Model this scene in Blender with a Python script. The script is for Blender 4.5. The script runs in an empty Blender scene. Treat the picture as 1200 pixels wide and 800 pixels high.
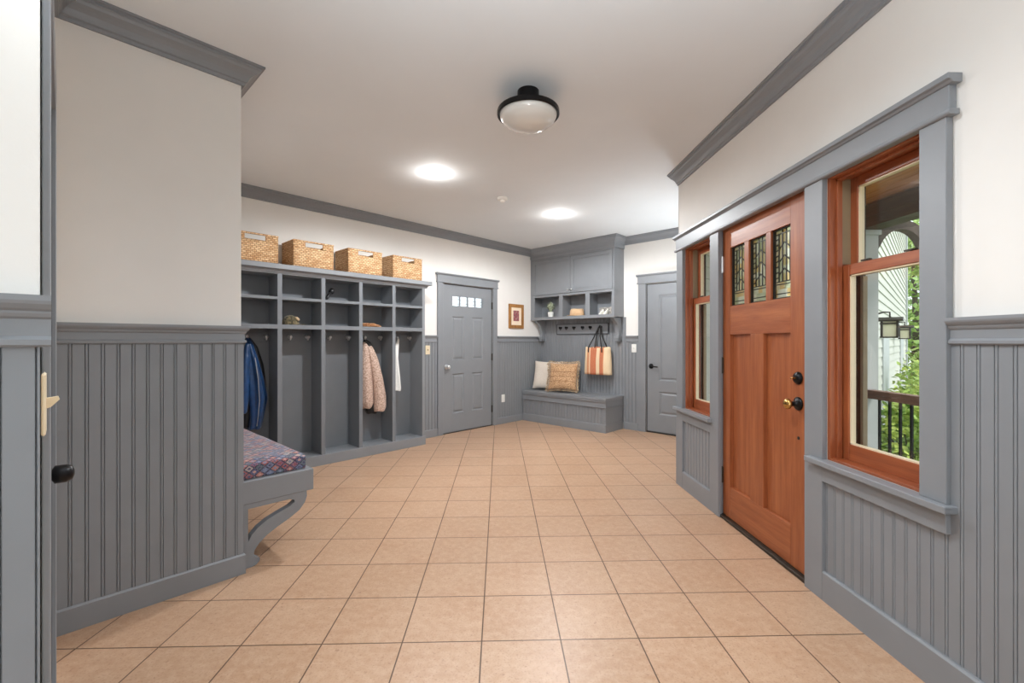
import bpy, bmesh, math, random
from mathutils import Vector, Matrix, noise
random.seed(7)
sc = bpy.context.scene
COL = sc.collection
q = 2 ** .5 / 2
PI = math.pi

# ------------------------------------------------------------------ materials
def lin(c):
    r = []
    for v in c:
        v = v / 255
        r.append(v / 12.92 if v <= .04045 else ((v + .055) / 1.055) ** 2.4)
    return (*r, 1)

class N:
    """small node-tree helper"""
    def __init__(s, name):
        s.m = bpy.data.materials.new(name); s.m.use_nodes = True
        s.t = s.m.node_tree; s.t.nodes.clear()
        s.out = s.t.nodes.new('ShaderNodeOutputMaterial')
        s.b = s.n('ShaderNodeBsdfPrincipled'); s.link(s.b.outputs[0], s.out.inputs[0])
    def n(s, kind, **kw):
        o = s.t.nodes.new(kind)
        for k, v in kw.items(): setattr(o, k, v)
        return o
    def link(s, a, b): s.t.links.new(a, b)
    def val(s, sock, v):
        if isinstance(v, bpy.types.NodeSocket): s.link(v, sock)
        else: sock.default_value = v
    def coord(s): return s.n('ShaderNodeTexCoord').outputs['Object']
    def mapping(s, vec, scale=(1, 1, 1), loc=(0, 0, 0), rot=(0, 0, 0)):
        o = s.n('ShaderNodeMapping'); s.link(vec, o.inputs[0])
        o.inputs['Scale'].default_value = scale; o.inputs['Location'].default_value = loc; o.inputs['Rotation'].default_value = rot
        return o.outputs[0]
    def noise(s, vec, scale, detail=3, rough=.55):
        o = s.n('ShaderNodeTexNoise'); s.link(vec, o.inputs['Vector'])
        o.inputs['Scale'].default_value = scale; o.inputs['Detail'].default_value = detail; o.inputs['Roughness'].default_value = rough
        return o.outputs['Fac']
    def ramp(s, fac, stops, interp='LINEAR'):
        o = s.n('ShaderNodeValToRGB'); o.color_ramp.interpolation = interp
        e = o.color_ramp.elements
        while len(e) < len(stops): e.new(.5)
        for i, (p, c) in enumerate(stops): e[i].position = p; e[i].color = c
        s.link(fac, o.inputs[0]); return o.outputs[0]
    def mix(s, fac, a, b, mode='MIX'):
        o = s.n('ShaderNodeMix', data_type='RGBA', blend_type=mode)
        s.val(o.inputs[0], fac); s.val(o.inputs[6], a); s.val(o.inputs[7], b); return o.outputs[2]
    def math(s, op, a, b=0.):
        o = s.n('ShaderNodeMath', operation=op); s.val(o.inputs[0], a); s.val(o.inputs[1], b); return o.outputs[0]
    def dot(s, vec, d):
        o = s.n('ShaderNodeVectorMath', operation='DOT_PRODUCT'); s.link(vec, o.inputs[0]); o.inputs[1].default_value = d; return o.outputs['Value']
    def combine(s, x, y, z=0.):
        o = s.n('ShaderNodeCombineXYZ'); s.val(o.inputs[0], x); s.val(o.inputs[1], y); s.val(o.inputs[2], z); return o.outputs[0]
    def bump(s, h, strength=.2, dist=.002):
        o = s.n('ShaderNodeBump'); s.link(h, o.inputs['Height']); o.inputs['Strength'].default_value = strength
        o.inputs['Distance'].default_value = dist; s.link(o.outputs[0], s.b.inputs['Normal'])
    def base(s, c): s.val(s.b.inputs['Base Color'], c)
    def rough(s, r): s.val(s.b.inputs['Roughness'], r)

def paint(name, c, rough=.5, var=.04, scale=9, bump=.08, bscale=260):
    n = N(name); co = n.coord(); c = lin(c)
    f = n.noise(co, scale)
    a = tuple(v * (1 - var) for v in c[:3]) + (1,); b = tuple(min(1, v * (1 + var)) for v in c[:3]) + (1,)
    n.base(n.ramp(f, [(.3, a), (.7, b)])); n.rough(rough)
    n.bump(n.noise(co, bscale, 2), bump, .001)
    return n.m

def metal(name, c, rough=.25, met=1.0):
    n = N(name); n.base(lin(c)); n.b.inputs['Metallic'].default_value = met
    f = n.noise(n.coord(), 40); n.rough(n.math('ADD', n.math('MULTIPLY', f, .12), rough - .06)); return n.m

def wood(name, c1, c2, c3, axis='Z', rough=.38, k=1.0):
    n = N(name); co = n.coord()
    s = {'Z': (26, 26, 1.6), 'Y': (26, 1.6, 26), 'X': (1.6, 26, 26)}[axis]
    m = n.mapping(co, tuple(v * k for v in s))
    f = n.noise(m, 1.0, 5, .62)
    g = n.noise(n.mapping(co, tuple(v * 5 * k for v in s)), 1.0, 3)
    colr = n.ramp(f, [(.28, lin(c1)), (.5, lin(c2)), (.74, lin(c3))])
    n.base(n.mix(.22, colr, n.ramp(g, [(.35, lin(c1)), (.65, lin(c3))])))
    n.rough(rough); n.bump(g, .06, .001)
    return n.m

def glass(name, tint=(.97, .985, .98, 1), refl=.08, rough=0.0):
    n = N(name); n.t.nodes.remove(n.b)
    tr = n.n('ShaderNodeBsdfTransparent'); tr.inputs[0].default_value = tint
    gl = n.n('ShaderNodeBsdfGlossy'); gl.inputs['Roughness'].default_value = rough
    mx = n.n('ShaderNodeMixShader'); mx.inputs[0].default_value = refl
    n.link(tr.outputs[0], mx.inputs[1]); n.link(gl.outputs[0], mx.inputs[2]); n.link(mx.outputs[0], n.out.inputs[0])
    return n.m

M = {}
GREY = (133, 136, 140)
M['grey'] = paint('grey_paint', GREY, .42, .03, 6, .05)
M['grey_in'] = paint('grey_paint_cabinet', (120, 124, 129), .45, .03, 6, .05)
M['charcoal'] = paint('charcoal_rail_edge', (74, 78, 84), .5)
M['plaster'] = paint('warm_white_plaster', (230, 227, 222), .75, .015, 4, .10, 180)
M['ceiling'] = paint('white_ceiling_paint', (225, 229, 231), .8, .01, 3, .06, 200)
M['fir'] = wood('red_brown_fir', (128, 66, 34), (153, 84, 48), (176, 106, 64))
M['firh'] = wood('red_brown_fir_rail', (128, 66, 34), (153, 84, 48), (176, 106, 64), 'Y')
M['firw'] = wood('orange_window_wood', (126, 62, 34), (152, 80, 46), (178, 104, 62))
M['firwh'] = wood('orange_window_wood_rail', (126, 62, 34), (152, 80, 46), (178, 104, 62), 'Y')
M['cedar'] = wood('cedar_porch_ceiling', (176, 104, 52), (214, 140, 78), (236, 170, 106), 'Y', .3)
M['darkwood'] = wood('dark_stained_timber', (58, 46, 38), (80, 64, 52), (98, 80, 66), 'Y', .6)
M['railwood'] = wood('brown_rail_wood', (96, 66, 52), (120, 86, 70), (140, 104, 86), 'Y', .5)
M['frame_wood'] = wood('oak_picture_frame', (120, 78, 36), (160, 112, 60), (190, 142, 86), 'Z', .4, 2)
M['chrome'] = metal('brushed_nickel', (225, 225, 226), .3, .75)
M['black_metal'] = metal('black_metal', (32, 31, 32), .35, .7)
M['bronze'] = metal('dark_bronze', (62, 55, 47), .42, .55)
M['brass'] = metal('aged_brass', (190, 150, 90), .25)
M['black'] = paint('black_finish', (26, 26, 28), .45, .08, 30)
M['white_plastic'] = paint('white_plastic', (236, 235, 230), .35, .01, 20, 0)
M['ivory'] = paint('ivory_plastic', (232, 214, 182), .35, .02, 20, 0)
M['glass'] = glass('window_glass', refl=.05)
M['siding'] = paint('cream_lap_siding', (194, 192, 183), .7, .03, 3, .1, 90)
M['porch_grey'] = paint('grey_painted_column', (176, 178, 178), .6, .03, 5, .08)
M['olive'] = paint('olive_corner_board', (128, 132, 112), .6, .05, 8)
M['tan'] = paint('tan_frame', (150, 132, 104), .5, .05, 8)
M['leadcame'] = metal('lead_came', (46, 44, 42), .45, .6)

def floor_mat():
    n = N('terracotta_tile'); co = n.coord(); T = .33
    m = n.mapping(co, (1 / T, 1 / T, 1), (.224, -.652, 0))
    br = n.n('ShaderNodeTexBrick'); n.link(m, br.inputs['Vector'])
    br.offset = 0; br.squash = 1
    for k, v in dict(Scale=1, Bias=0).items(): br.inputs[k].default_value = v
    br.inputs['Mortar Size'].default_value = .0095; br.inputs['Mortar Smooth'].default_value = .25
    br.inputs['Brick Width'].default_value = 1; br.inputs['Row Height'].default_value = 1
    br.inputs['Color1'].default_value = (0, 0, 0, 1); br.inputs['Color2'].default_value = (1, 1, 1, 1); br.inputs['Mortar'].default_value = (.5, .5, .5, 1)
    tone = n.ramp(br.outputs['Color'], [(0, lin((184, 149, 120))), (1, lin((195, 160, 131)))])
    big = n.noise(co, 3.2, 5, .65); med = n.noise(co, 26, 6, .7); fine = n.noise(co, 120, 3)
    c = n.mix(n.ramp(big, [(.38, (0, 0, 0, 1)), (.68, (.5, .5, .5, 1))]), tone, lin((176, 134, 102)))
    c = n.mix(n.ramp(med, [(.42, (0, 0, 0, 1)), (.75, (.5, .5, .5, 1))]), c, lin((216, 186, 160)))
    c = n.mix(n.ramp(fine, [(.28, (.6, .6, .6, 1)), (.46, (0, 0, 0, 1))]), c, lin((160, 118, 92)))
    sp = n.noise(co, 48, 4, .7)
    c = n.mix(n.ramp(sp, [(.28, (.75, .75, .75, 1)), (.40, (0, 0, 0, 1))]), c, lin((146, 106, 82)))
    c = n.mix(br.outputs['Fac'], c, lin((92, 66, 46)))
    n.base(c)
    n.rough(n.math('ADD', n.math('MULTIPLY', med, .22), .25))
    h = n.math('SUBTRACT', n.math('MULTIPLY', med, .25), br.outputs['Fac'])
    n.bump(h, .35, .003)
    return n.m
M['floor'] = floor_mat()

def basket_mat():
    n = N('woven_seagrass'); co = n.coord()
    s = n.math('ADD', n.dot(co, (q, q, 0)), n.dot(co, (-q, q, 0)))
    br = n.n('ShaderNodeTexBrick'); n.link(n.combine(s, n.dot(co, (0, 0, 1))), br.inputs['Vector'])
    br.offset = .5
    br.inputs['Scale'].default_value = 1; br.inputs['Brick Width'].default_value = .034; br.inputs['Row Height'].default_value = .017
    br.inputs['Mortar Size'].default_value = .003; br.inputs['Mortar Smooth'].default_value = .6
    br.inputs['Color1'].default_value = lin((196, 152, 106)); br.inputs['Color2'].default_value = lin((240, 208, 164)); br.inputs['Mortar'].default_value = lin((118, 78, 42))
    f = n.noise(co, 45, 4)
    n.base(n.mix(n.ramp(f, [(.42, (0, 0, 0, 1)), (.7, (.55, .55, .55, 1))]), br.outputs['Color'], lin((176, 124, 76))))
    n.rough(.75); n.bump(n.math('SUBTRACT', 1.0, br.outputs['Fac']), .7, .005)
    return n.m
M['basket'] = basket_mat()

def kilim_mat():
    n = N('kilim_cushion_fabric'); co = n.coord()
    u = n.dot(co, (q, q, 0)); w = n.math('ADD', n.dot(co, (-q, q, 0)), n.dot(co, (0, 0, 1)))
    k = 23.
    s = n.math('MULTIPLY', n.math('ADD', n.math('MULTIPLY', u, .8), w), k); t = n.math('MULTIPLY', n.math('SUBTRACT', n.math('MULTIPLY', u, .8), w), k)
    wn = n.n('ShaderNodeTexWhiteNoise', noise_dimensions='2D')
    n.link(n.combine(n.math('FLOOR', s), n.math('FLOOR', t)), wn.inputs['Vector'])
    pal = n.ramp(wn.outputs['Value'], [(0, lin((52, 62, 108))), (.18, lin((150, 70, 66))), (.36, lin((92, 108, 138))), (.5, lin((176, 108, 92))), (.64, lin((70, 92, 100))), (.76, lin((128, 72, 98))), (.88, lin((176, 160, 150)))], 'CONSTANT')
    pal2 = n.ramp(wn.outputs['Color'], [(0, lin((196, 150, 132))), (.4, lin((60, 60, 92))), (.62, lin((120, 128, 150))), (.8, lin((140, 60, 60)))], 'CONSTANT')
    fs = n.math('ABSOLUTE', n.math('SUBTRACT', n.math('FRACT', s), .5)); ft = n.math('ABSOLUTE', n.math('SUBTRACT', n.math('FRACT', t), .5))
    mx = n.math('MAXIMUM', fs, ft)
    c = n.mix(n.math('LESS_THAN', mx, .2), pal, pal2)
    c = n.mix(n.math('GREATER_THAN', mx, .40), c, lin((40, 38, 62)))
    f = n.noise(co, 160, 2)
    c = n.mix(n.ramp(f, [(.4, (0, 0, 0, 1)), (.7, (.35, .35, .35, 1))]), c, lin((190, 180, 190)))
    n.base(c); n.rough(.9); n.b.inputs['Sheen Weight'].default_value = .35
    n.bump(f, .4, .002)
    return n.m
M['kilim'] = kilim_mat()

def tote_mat():
    n = N('striped_tote_canvas'); co = n.coord()
    s = n.dot(co, (q, -q, 0))
    s = n.math('ADD', n.math('MULTIPLY', s, 2.35), .5)
    cr, rust, org = lin((232, 208, 172)), lin((196, 110, 76)), lin((206, 140, 100))
    c = n.ramp(s, [(0, cr), (.14, org), (.235, cr), (.275, rust), (.52, cr), (.65, rust), (.78, org), (.81, cr)], 'CONSTANT')
    f = n.noise(co, 150, 3)
    n.base(n.mix(n.ramp(f, [(.4, (0, 0, 0, 1)), (.7, (.3, .3, .3, 1))]), c, lin((226, 180, 140))))
    n.rough(.9); n.bump(f, .5, .003); return n.m
M['tote'] = tote_mat()

def fabric(name, c, var=.12, scale=90, rough=.9, bump=.4, c2=None):
    n = N(name); co = n.coord(); f = n.noise(co, scale, 4)
    l = lin(c); a = tuple(v * (1 - var) for v in l[:3]) + (1,); b = lin(c2) if c2 else tuple(min(1, v * (1 + var)) for v in l[:3]) + (1,)
    n.base(n.ramp(f, [(.38, a), (.62, b)])); n.rough(rough); n.b.inputs['Sheen Weight'].default_value = .2
    n.bump(n.noise(co, scale * 2.5, 2), bump, .002); return n.m
M['linen'] = fabric('cream_linen', (226, 214, 200), .05)
M['tan_fabric'] = fabric('tan_woven_fabric', (178, 132, 92), .2, 70, c2=(214, 176, 136))
M['tan_dark'] = fabric('brown_stitch_lines', (122, 82, 54), .15)
M['fringe'] = fabric('cream_brown_fringe', (150, 112, 80), .2, 60, c2=(226, 204, 170))
M['pink'] = fabric('beige_pink_quilting', (178, 146, 128), .18, 75, c2=(216, 190, 174))
M['black_cloth'] = fabric('black_cloth', (38, 36, 36), .2)
M['blue'] = fabric('shiny_blue_nylon', (14, 58, 104), .25, 14, .3, .1)
M['blackn'] = fabric('black_nylon', (22, 24, 30), .25, 14, .4, .1)
M['white_cloth'] = fabric('white_waffle_cloth', (232, 232, 228), .06, 120)
M['camo'] = fabric('olive_camo_cloth', (66, 62, 44), .35, 42, c2=(128, 114, 82))
M['cap_tan'] = fabric('tan_cap_patch', (202, 176, 140), .1)
M['orange'] = fabric('orange_tan_knit', (176, 104, 58), .2, 55, c2=(216, 168, 118))
M['straw'] = fabric('tan_straw', (222, 186, 146), .1, 110)
M['stone'] = fabric('grey_mottled_basket', (120, 116, 112), .3, 60, c2=(196, 190, 182))
M['whitew'] = paint('white_canvas', (238, 234, 224), .7, .03, 30)
M['ceramic'] = paint('white_ceramic', (232, 232, 228), .3, .01, 10, 0)
M['plant'] = fabric('dusty_green_leaf', (104, 120, 90), .3, 40, .7, .1, c2=(186, 192, 166))
M['mat_board'] = paint('cream_mat_board', (244, 226, 200), .8, .01)
def leaf_mat(name, c1, c2, c3):
    n = N(name); f = n.noise(n.coord(), 5, 3)
    n.base(n.ramp(f, [(.3, lin(c1)), (.5, lin(c2)), (.7, lin(c3))])); n.rough(.6)
    n.b.inputs['Transmission Weight'].default_value = 0
    return n.m
M['leaf'] = leaf_mat('bright_green_leaves', (92, 128, 58), (150, 178, 84), (206, 216, 110))
M['leaf2'] = leaf_mat('tree_leaves', (98, 132, 72), (150, 176, 98), (196, 208, 128))
M['bark'] = paint('grey_bark', (92, 82, 70), .9, .2, 20, .6, 40)
M['grass'] = leaf_mat('ground_cover', (70, 96, 48), (104, 128, 66), (132, 148, 84))
M['deck'] = wood('porch_deck_boards', (120, 110, 100), (142, 132, 120), (160, 150, 138), 'Y', .7)
def print_mat():
    n = N('red_print'); co = n.coord(); v = n.n('ShaderNodeTexVoronoi'); v.inputs['Scale'].default_value = 42; n.link(co, v.inputs['Vector'])
    n.base(n.ramp(v.outputs['Distance'], [(.15, lin((128, 44, 52))), (.4, lin((190, 110, 110))), (.6, lin((74, 46, 66))), (.8, lin((214, 170, 156)))])); n.rough(.6); return n.m
M['print'] = print_mat()
def frosted(name, c, emit=0.):
    n = N(name); n.base(lin(c)); n.rough(.25); n.b.inputs['Coat Weight'].default_value = .4
    f = n.noise(n.coord(), 30); n.bump(f, .02, .001)
    if emit: n.val(n.b.inputs['Emission Color'], (1, .95, .88, 1)); n.b.inputs['Emission Strength'].default_value = emit
    return n.m
M['opal'] = frosted('opal_glass_bowl', (222, 221, 216))
M['lampglow'] = frosted('lit_lamp_lens', (250, 246, 238), 9.)
M['lantern_glass'] = frosted('lantern_amber_glass', (222, 214, 186))
def leaded_glass():
    n = N('leaded_textured_glass'); co = n.coord()
    br = n.n('ShaderNodeTexBrick'); n.link(n.combine(n.dot(co, (0, 1, 0)), n.dot(co, (0, 0, 1))), br.inputs['Vector'])
    br.inputs['Scale'].default_value = 1; br.inputs['Brick Width'].default_value = .043; br.inputs['Row Height'].default_value = .045; br.inputs['Mortar Size'].default_value = 0
    br.inputs['Color1'].default_value = (0, 0, 0, 1); br.inputs['Color2'].default_value = (1, 1, 1, 1)
    tint = n.ramp(br.outputs['Color'], [(0, lin((226, 226, 206))), (.3, lin((236, 214, 168))), (.55, lin((248, 248, 240))), (.82, lin((220, 222, 198)))])
    n.t.nodes.remove(n.b)
    tr = n.n('ShaderNodeBsdfTransparent'); n.link(tint, tr.inputs[0])
    tl = n.n('ShaderNodeBsdfTranslucent'); n.link(tint, tl.inputs[0])
    gl = n.n('ShaderNodeBsdfGlossy'); gl.inputs['Roughness'].default_value = .12
    bp = n.n('ShaderNodeBump'); n.link(n.noise(co, 90, 2), bp.inputs['Height']); bp.inputs['Strength'].default_value = .4; bp.inputs['Distance'].default_value = .003
    n.link(bp.outputs[0], gl.inputs['Normal'])
    m1 = n.n('ShaderNodeMixShader'); m1.inputs[0].default_value = .35; n.link(tr.outputs[0], m1.inputs[1]); n.link(tl.outputs[0], m1.inputs[2])
    m2 = n.n('ShaderNodeMixShader'); m2.inputs[0].default_value = .10; n.link(m1.outputs[0], m2.inputs[1]); n.link(gl.outputs[0], m2.inputs[2])
    n.link(m2.outputs[0], n.out.inputs[0]); return n.m
M['leaded'] = leaded_glass()

# ------------------------------------------------------------------ geometry
def frame(o, dx, out):
    m = Matrix.Identity(4)
    m[0][0], m[1][0] = dx; m[0][1], m[1][1] = out; m[0][3], m[1][3] = o
    return m
W1v, W2u, W3v, BWu, NWv, RX = 2.715, .745, 4.785, 5.77, 1.18, 1.585
def UV(u, v): return ((u - v) * q, (u + v) * q)
I4 = Matrix.Identity(4)
FR = frame((RX, 0), (0, 1), (-1, 0))                 # a = Y
F3 = frame(UV(0, W3v), (q, q), (q, -q))              # a = u
F1 = frame(UV(0, W1v), (q, q), (q, -q))              # a = u
FN = frame(UV(0, NWv), (q, q), (q, -q))              # a = u
F2 = frame(UV(W2u, 0), (-q, q), (q, q))              # a = v
FB = frame(UV(BWu, 0), (-q, q), (-q, -q))            # a = v
F4 = frame(UV(0, 1.64), (q, q), (-q, q))             # a = u
_w0 = Vector((.04, W1v - NWv)).normalized()          # W0 leans by a degree or so
_p0 = UV(0, NWv); _d0 = (_w0.x * q - _w0.y * q, _w0.x * q + _w0.y * q)
F0 = frame((_p0[0] - _d0[0] * NWv, _p0[1] - _d0[1] * NWv), _d0, (_d0[1], -_d0[0]))   # a = v

def wloc(o):
    v = Vector((0, 0, 0))
    while o: v += o.location; o = o.parent
    return v

class B:
    def __init__(s, F=I4): s.bm = bmesh.new(); s.F = F
    def V(s, p): return s.bm.verts.new(s.F @ Vector(p))
    def face(s, vs):
        try: return s.bm.faces.new(vs)
        except ValueError: return None
    def box(s, a0, a1, d0, d1, z0, z1):
        v = [s.V((a, d, z)) for z in (z0, z1) for d in (d0, d1) for a in (a0, a1)]
        for f in ((0, 1, 3, 2), (4, 6, 7, 5), (0, 4, 5, 1), (2, 3, 7, 6), (0, 2, 6, 4), (1, 5, 7, 3)): s.face([v[i] for i in f])
        return s
    def prism(s, pts, axis, lo, hi):
        """polygon in the two other axes (in a,d,z order) extruded along axis"""
        def P(p, t): return {'a': (t, p[0], p[1]), 'd': (p[0], t, p[1]), 'z': (p[0], p[1], t)}[axis]
        A = [s.V(P(p, lo)) for p in pts]; C = [s.V(P(p, hi)) for p in pts]
        s.face(A); s.face(C[::-1])
        for i in range(len(pts)): j = (i + 1) % len(pts); s.face([A[i], A[j], C[j], C[i]])
        return s
    def rings(s, rs, cap=True, close=True):
        L = [[s.V(p) for p in r] for r in rs]
        for a, b in zip(L, L[1:]):
            n = len(a)
            for i in range(n if close else n - 1): j = (i + 1) % n; s.face([a[i], a[j], b[j], b[i]])
        if cap and close:
            s.face(L[0]); s.face(L[-1][::-1])
        return s
    def lathe(s, prof, c, axis=2, n=24, cap=True):
        rs = []
        for r, h in prof:
            ring = []
            for i in range(n):
                t = 2 * PI * i / n; x, y = r * math.cos(t), r * math.sin(t)
                p = {2: (x, y, h), 1: (x, h, y), 0: (h, x, y)}[axis]
                ring.append((c[0] + p[0], c[1] + p[1], c[2] + p[2]))
            rs.append(ring)
        return s.rings(rs, cap)
    def tube(s, pts, r, n=8):
        pts = [Vector(p) for p in pts]; rs = []
        up = Vector((0, 0, 1)); N0 = None
        for i, p in enumerate(pts):
            t = (pts[min(i + 1, len(pts) - 1)] - pts[max(i - 1, 0)]).normalized()
            if N0 is None:
                N0 = t.cross(up if abs(t.dot(up)) < .9 else Vector((1, 0, 0))).normalized()
            else: N0 = (N0 - t * N0.dot(t)).normalized()
            b = t.cross(N0); rr = r[i] if isinstance(r, (list, tuple)) else r
            rs.append([tuple(p + N0 * math.cos(2 * PI * k / n) * rr + b * math.sin(2 * PI * k / n) * rr) for k in range(n)])
        return s.rings(rs)
    def bead(s, a0, a1, z0, z1, d=.010, pitch=.0525, off=0.):
        xs = [(a0, d)]
        k = math.floor((a0 - off) / pitch)
        while True:
            b = off + k * pitch
            if b > a1: break
            for da, dd in ((0, 0), (.0018, -.005), (.0036, 0), (.007, .0015), (.0105, 0), (.0123, -.005), (.0141, 0)):
                if a0 < b + da < a1: xs.append((b + da, d + dd))
            k += 1
        xs.append((a1, d))
        lo = [s.V((a, y, z0)) for a, y in xs]; hi = [s.V((a, y, z1)) for a, y in xs]
        lb = [s.V((a0, 0, z0)), s.V((a1, 0, z0))]; hb = [s.V((a0, 0, z1)), s.V((a1, 0, z1))]
        for i in range(len(xs) - 1): s.face([lo[i], lo[i + 1], hi[i + 1], hi[i]])
        s.face([lb[0], lo[0], hi[0], hb[0]]); s.face([lo[-1], lb[1], hb[1], hi[-1]]); s.face(hi + [hb[1], hb[0]])
        return s
    def build(s, name, mat, parent=None, bev=0, smooth=False, base=True):
        bm = s.bm; bmesh.ops.recalc_face_normals(bm, faces=bm.faces)
        if parent is not None: o0 = wloc(parent)
        else:
            cs = [v.co for v in bm.verts]
            lo = [min(c[i] for c in cs) for i in range(3)]; hi = [max(c[i] for c in cs) for i in range(3)]
            o0 = Vector(((lo[0] + hi[0]) / 2, (lo[1] + hi[1]) / 2, lo[2])) if base else Vector((0, 0, 0))
        bmesh.ops.translate(bm, verts=bm.verts, vec=-o0)
        me = bpy.data.meshes.new(name); bm.to_mesh(me); bm.free()
        ob = bpy.data.objects.new(name, me); COL.objects.link(ob); me.materials.append(M[mat])
        if smooth:
            for p in me.polygons: p.use_smooth = True
        if parent is not None: ob.parent = parent
        else: ob.location = o0
        if bev:
            m = ob.modifiers.new('bevel', 'BEVEL'); m.width = bev; m.segments = 2 if bev > .004 else 1; m.limit_method = 'ANGLE'; m.angle_limit = math.radians(40)
        return ob

def struct(o): o['kind'] = 'structure'; return o
def tag(o, label, cat, group=None):
    o['label'] = label; o['category'] = cat
    if group: o['group'] = group
    return o
def thing(name, label, cat, loc, group=None, F=I4):
    o = bpy.data.objects.new(name, None); COL.objects.link(o); o.location = F @ Vector(loc); o.empty_display_size = .1
    return tag(o, label, cat, group)
def dup(o, delta, parent=None):
    c = o.copy(); COL.objects.link(c)
    if parent: c.parent = parent
    else: c.location = o.location + Vector(delta)
    for ch in list(o.children): dup(ch, (0, 0, 0), c)
    return c
def fdir(F, a=0, d=0, z=0): return F.to_3x3() @ Vector((a, d, z))

def sweep(path, prof, b=None):
    """moulding along world-XY path, room on the right-hand side; prof = (d, z) closed polygon"""
    b = b or B(); P = [Vector(p) for p in path]; rs = []
    def rn(a, c): t = (c - a).normalized(); return Vector((t.y, -t.x))
    for i, p in enumerate(P):
        if i == 0: m = rn(P[0], P[1]); k = 1
        elif i == len(P) - 1: m = rn(P[-2], P[-1]); k = 1
        else:
            n1, n2 = rn(P[i - 1], p), rn(p, P[i + 1]); m = (n1 + n2).normalized(); k = 1 / max(.2, m.dot(n1))
        rs.append([(p.x + m.x * d * k, p.y + m.y * d * k, z) for d, z in prof])
    return b.rings(rs)

CZ = 2.73
CROWN = [(0, CZ - .102), (.014, CZ - .102), (.016, CZ - .094), (.016, CZ - .088), (.024, CZ - .084), (.028, CZ - .072), (.036, CZ - .058), (.050, CZ - .045),
         (.066, CZ - .036), (.072, CZ - .026), (.080, CZ - .022), (.080, CZ - .012), (.092, CZ - .010), (.092, CZ), (0, CZ)]
RAIL = [(0, 1.240), (.017, 1.240), (.021, 1.244), (.021, 1.253), (.014, 1.260), (.014, 1.290), (.019, 1.294), (.022, 1.300), (.022, 1.304), (.028, 1.308),
        (.034, 1.316), (.036, 1.322), (.036, 1.332), (0, 1.332)]
def basep(h, d=.022): return [(0, 0), (d, 0), (d, h - .008), (d - .006, h), (0, h)]

# ------------------------------------------------------------------ room shell
XY = lambda F, a, d=0: tuple((F @ Vector((a, d, 0)))[:2])
room = [(RX, -2.6), (-2.9, -2.6), UV(-2.9, NWv), UV(0, NWv), UV(.04, W1v), UV(W2u, W1v), UV(W2u, W3v), UV(BWu, W3v), UV(BWu, 1.64), (RX, 3.9)]
b = B(); b.prism(room, 'z', -.06, 0.); struct(b.build('floor', 'floor', base=False))
b = B(); b.prism(room, 'z', CZ, CZ + .06); struct(b.build('ceiling', 'ceiling', base=False))

def wall(name, F, a0, a1, holes=(), th=.14, mat='plaster', z0=0., z1=CZ):
    b = B(F)
    cuts = sorted({a0, a1, *[h[0] for h in holes], *[h[1] for h in holes]})
    for x0, x1 in zip(cuts, cuts[1:]):
        hs = sorted([(h[2], h[3]) for h in holes if h[0] <= x0 + 1e-6 and h[1] >= x1 - 1e-6]); z = z0
        for l, h in hs:
            if l > z + 1e-6: b.box(x0, x1, -th, 0, z, l)
            z = h
        if z < z1 - 1e-6: b.box(x0, x1, -th, 0, z, z1)
    return struct(b.build(name, mat))
WZ0, WZ1 = .68, 2.045
wall('wall_right', FR, -2.6, 3.9, [(1.615, 2.115, WZ0, WZ1), (2.235, 3.165, 0, 2.055), (3.267, 3.765, WZ0, WZ1)])
wall('wall_lockers', F3, W2u - .14, BWu + .14, [(3.70, 4.635, 0, 2.035)])
wall('wall_bench', FB, 1.5, W3v, [(2.08, 2.895, 0, 2.045)])
wall('wall_left', F1, .04, W2u)
wall('wall_alcove', F2, W1v + .14, W3v)
wall('wall_near_left', FN, -2.9, 0)
wall('wall_left_passage', F0, NWv + .14, W1v + .14, [(1.35, 2.2, 0, 2.04)])
wall('wall_right_return', F4, 3.875, BWu)
FK = frame((0, -2.6), (1, 0), (0, 1)); wall('wall_behind', FK, -2.9, RX, [(-1.9, 1.1, .3, 2.3)])
FL = frame((-2.9, 0), (0, 1), (1, 0)); wall('wall_behind_left', FL, -2.6, (-2.9 + NWv) * q + .2)

# crown mouldings, chair rails, baseboards
b = sweep([XY(FN, -2.9), UV(0, NWv), UV(.04, W1v), UV(W2u, W1v), UV(W2u, W3v), UV(BWu, W3v), UV(BWu, 1.64), (RX, 3.9), (RX, -2.6)], CROWN)
struct(b.build('trim_1', 'grey'))
b = sweep([XY(FN, -2.9), XY(FN, .014)], RAIL); sweep([UV(.04, W1v), UV(W2u, W1v), UV(W2u, W3v - .286)], RAIL, b)
struct(b.build('trim_2', 'grey'))
b = sweep([XY(F3, 3.225), XY(F3, 3.605)], RAIL); sweep([XY(F3, 4.722), XY(F3, BWu - .012)], RAIL, b)
sweep([XY(FB, 3.20), XY(FB, 3.01)], RAIL, b)
struct(b.build('trim_3', 'grey'))
b = sweep([(RX, 1.514), (RX, -2.6)], RAIL); struct(b.build('trim_4', 'grey'))
b = sweep([XY(FN, -2.9), XY(FN, .012)], basep(.11)); sweep([UV(.04, W1v), UV(W2u, W1v), UV(W2u, W3v - .3)], basep(.108, .018), b)
struct(b.build('baseboard_left', 'grey'))
b = sweep([XY(F3, 3.22), XY(F3, 3.605)], basep(.1)); sweep([XY(F3, 4.722), XY(F3, BWu - .012)], basep(.1), b)
struct(b.build('baseboard_lockers', 'grey'))
b = sweep([XY(FB, 3.235), XY(FB, 3.01)], basep(.1)); struct(b.build('baseboard_bench', 'grey'))
b = sweep([(RX, 2.114), (RX, -2.6)], basep(.142, .026)); sweep([(RX, 3.9), (RX, 3.268)], basep(.142, .026), b)
struct(b.build('baseboard_right', 'grey'))
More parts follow.
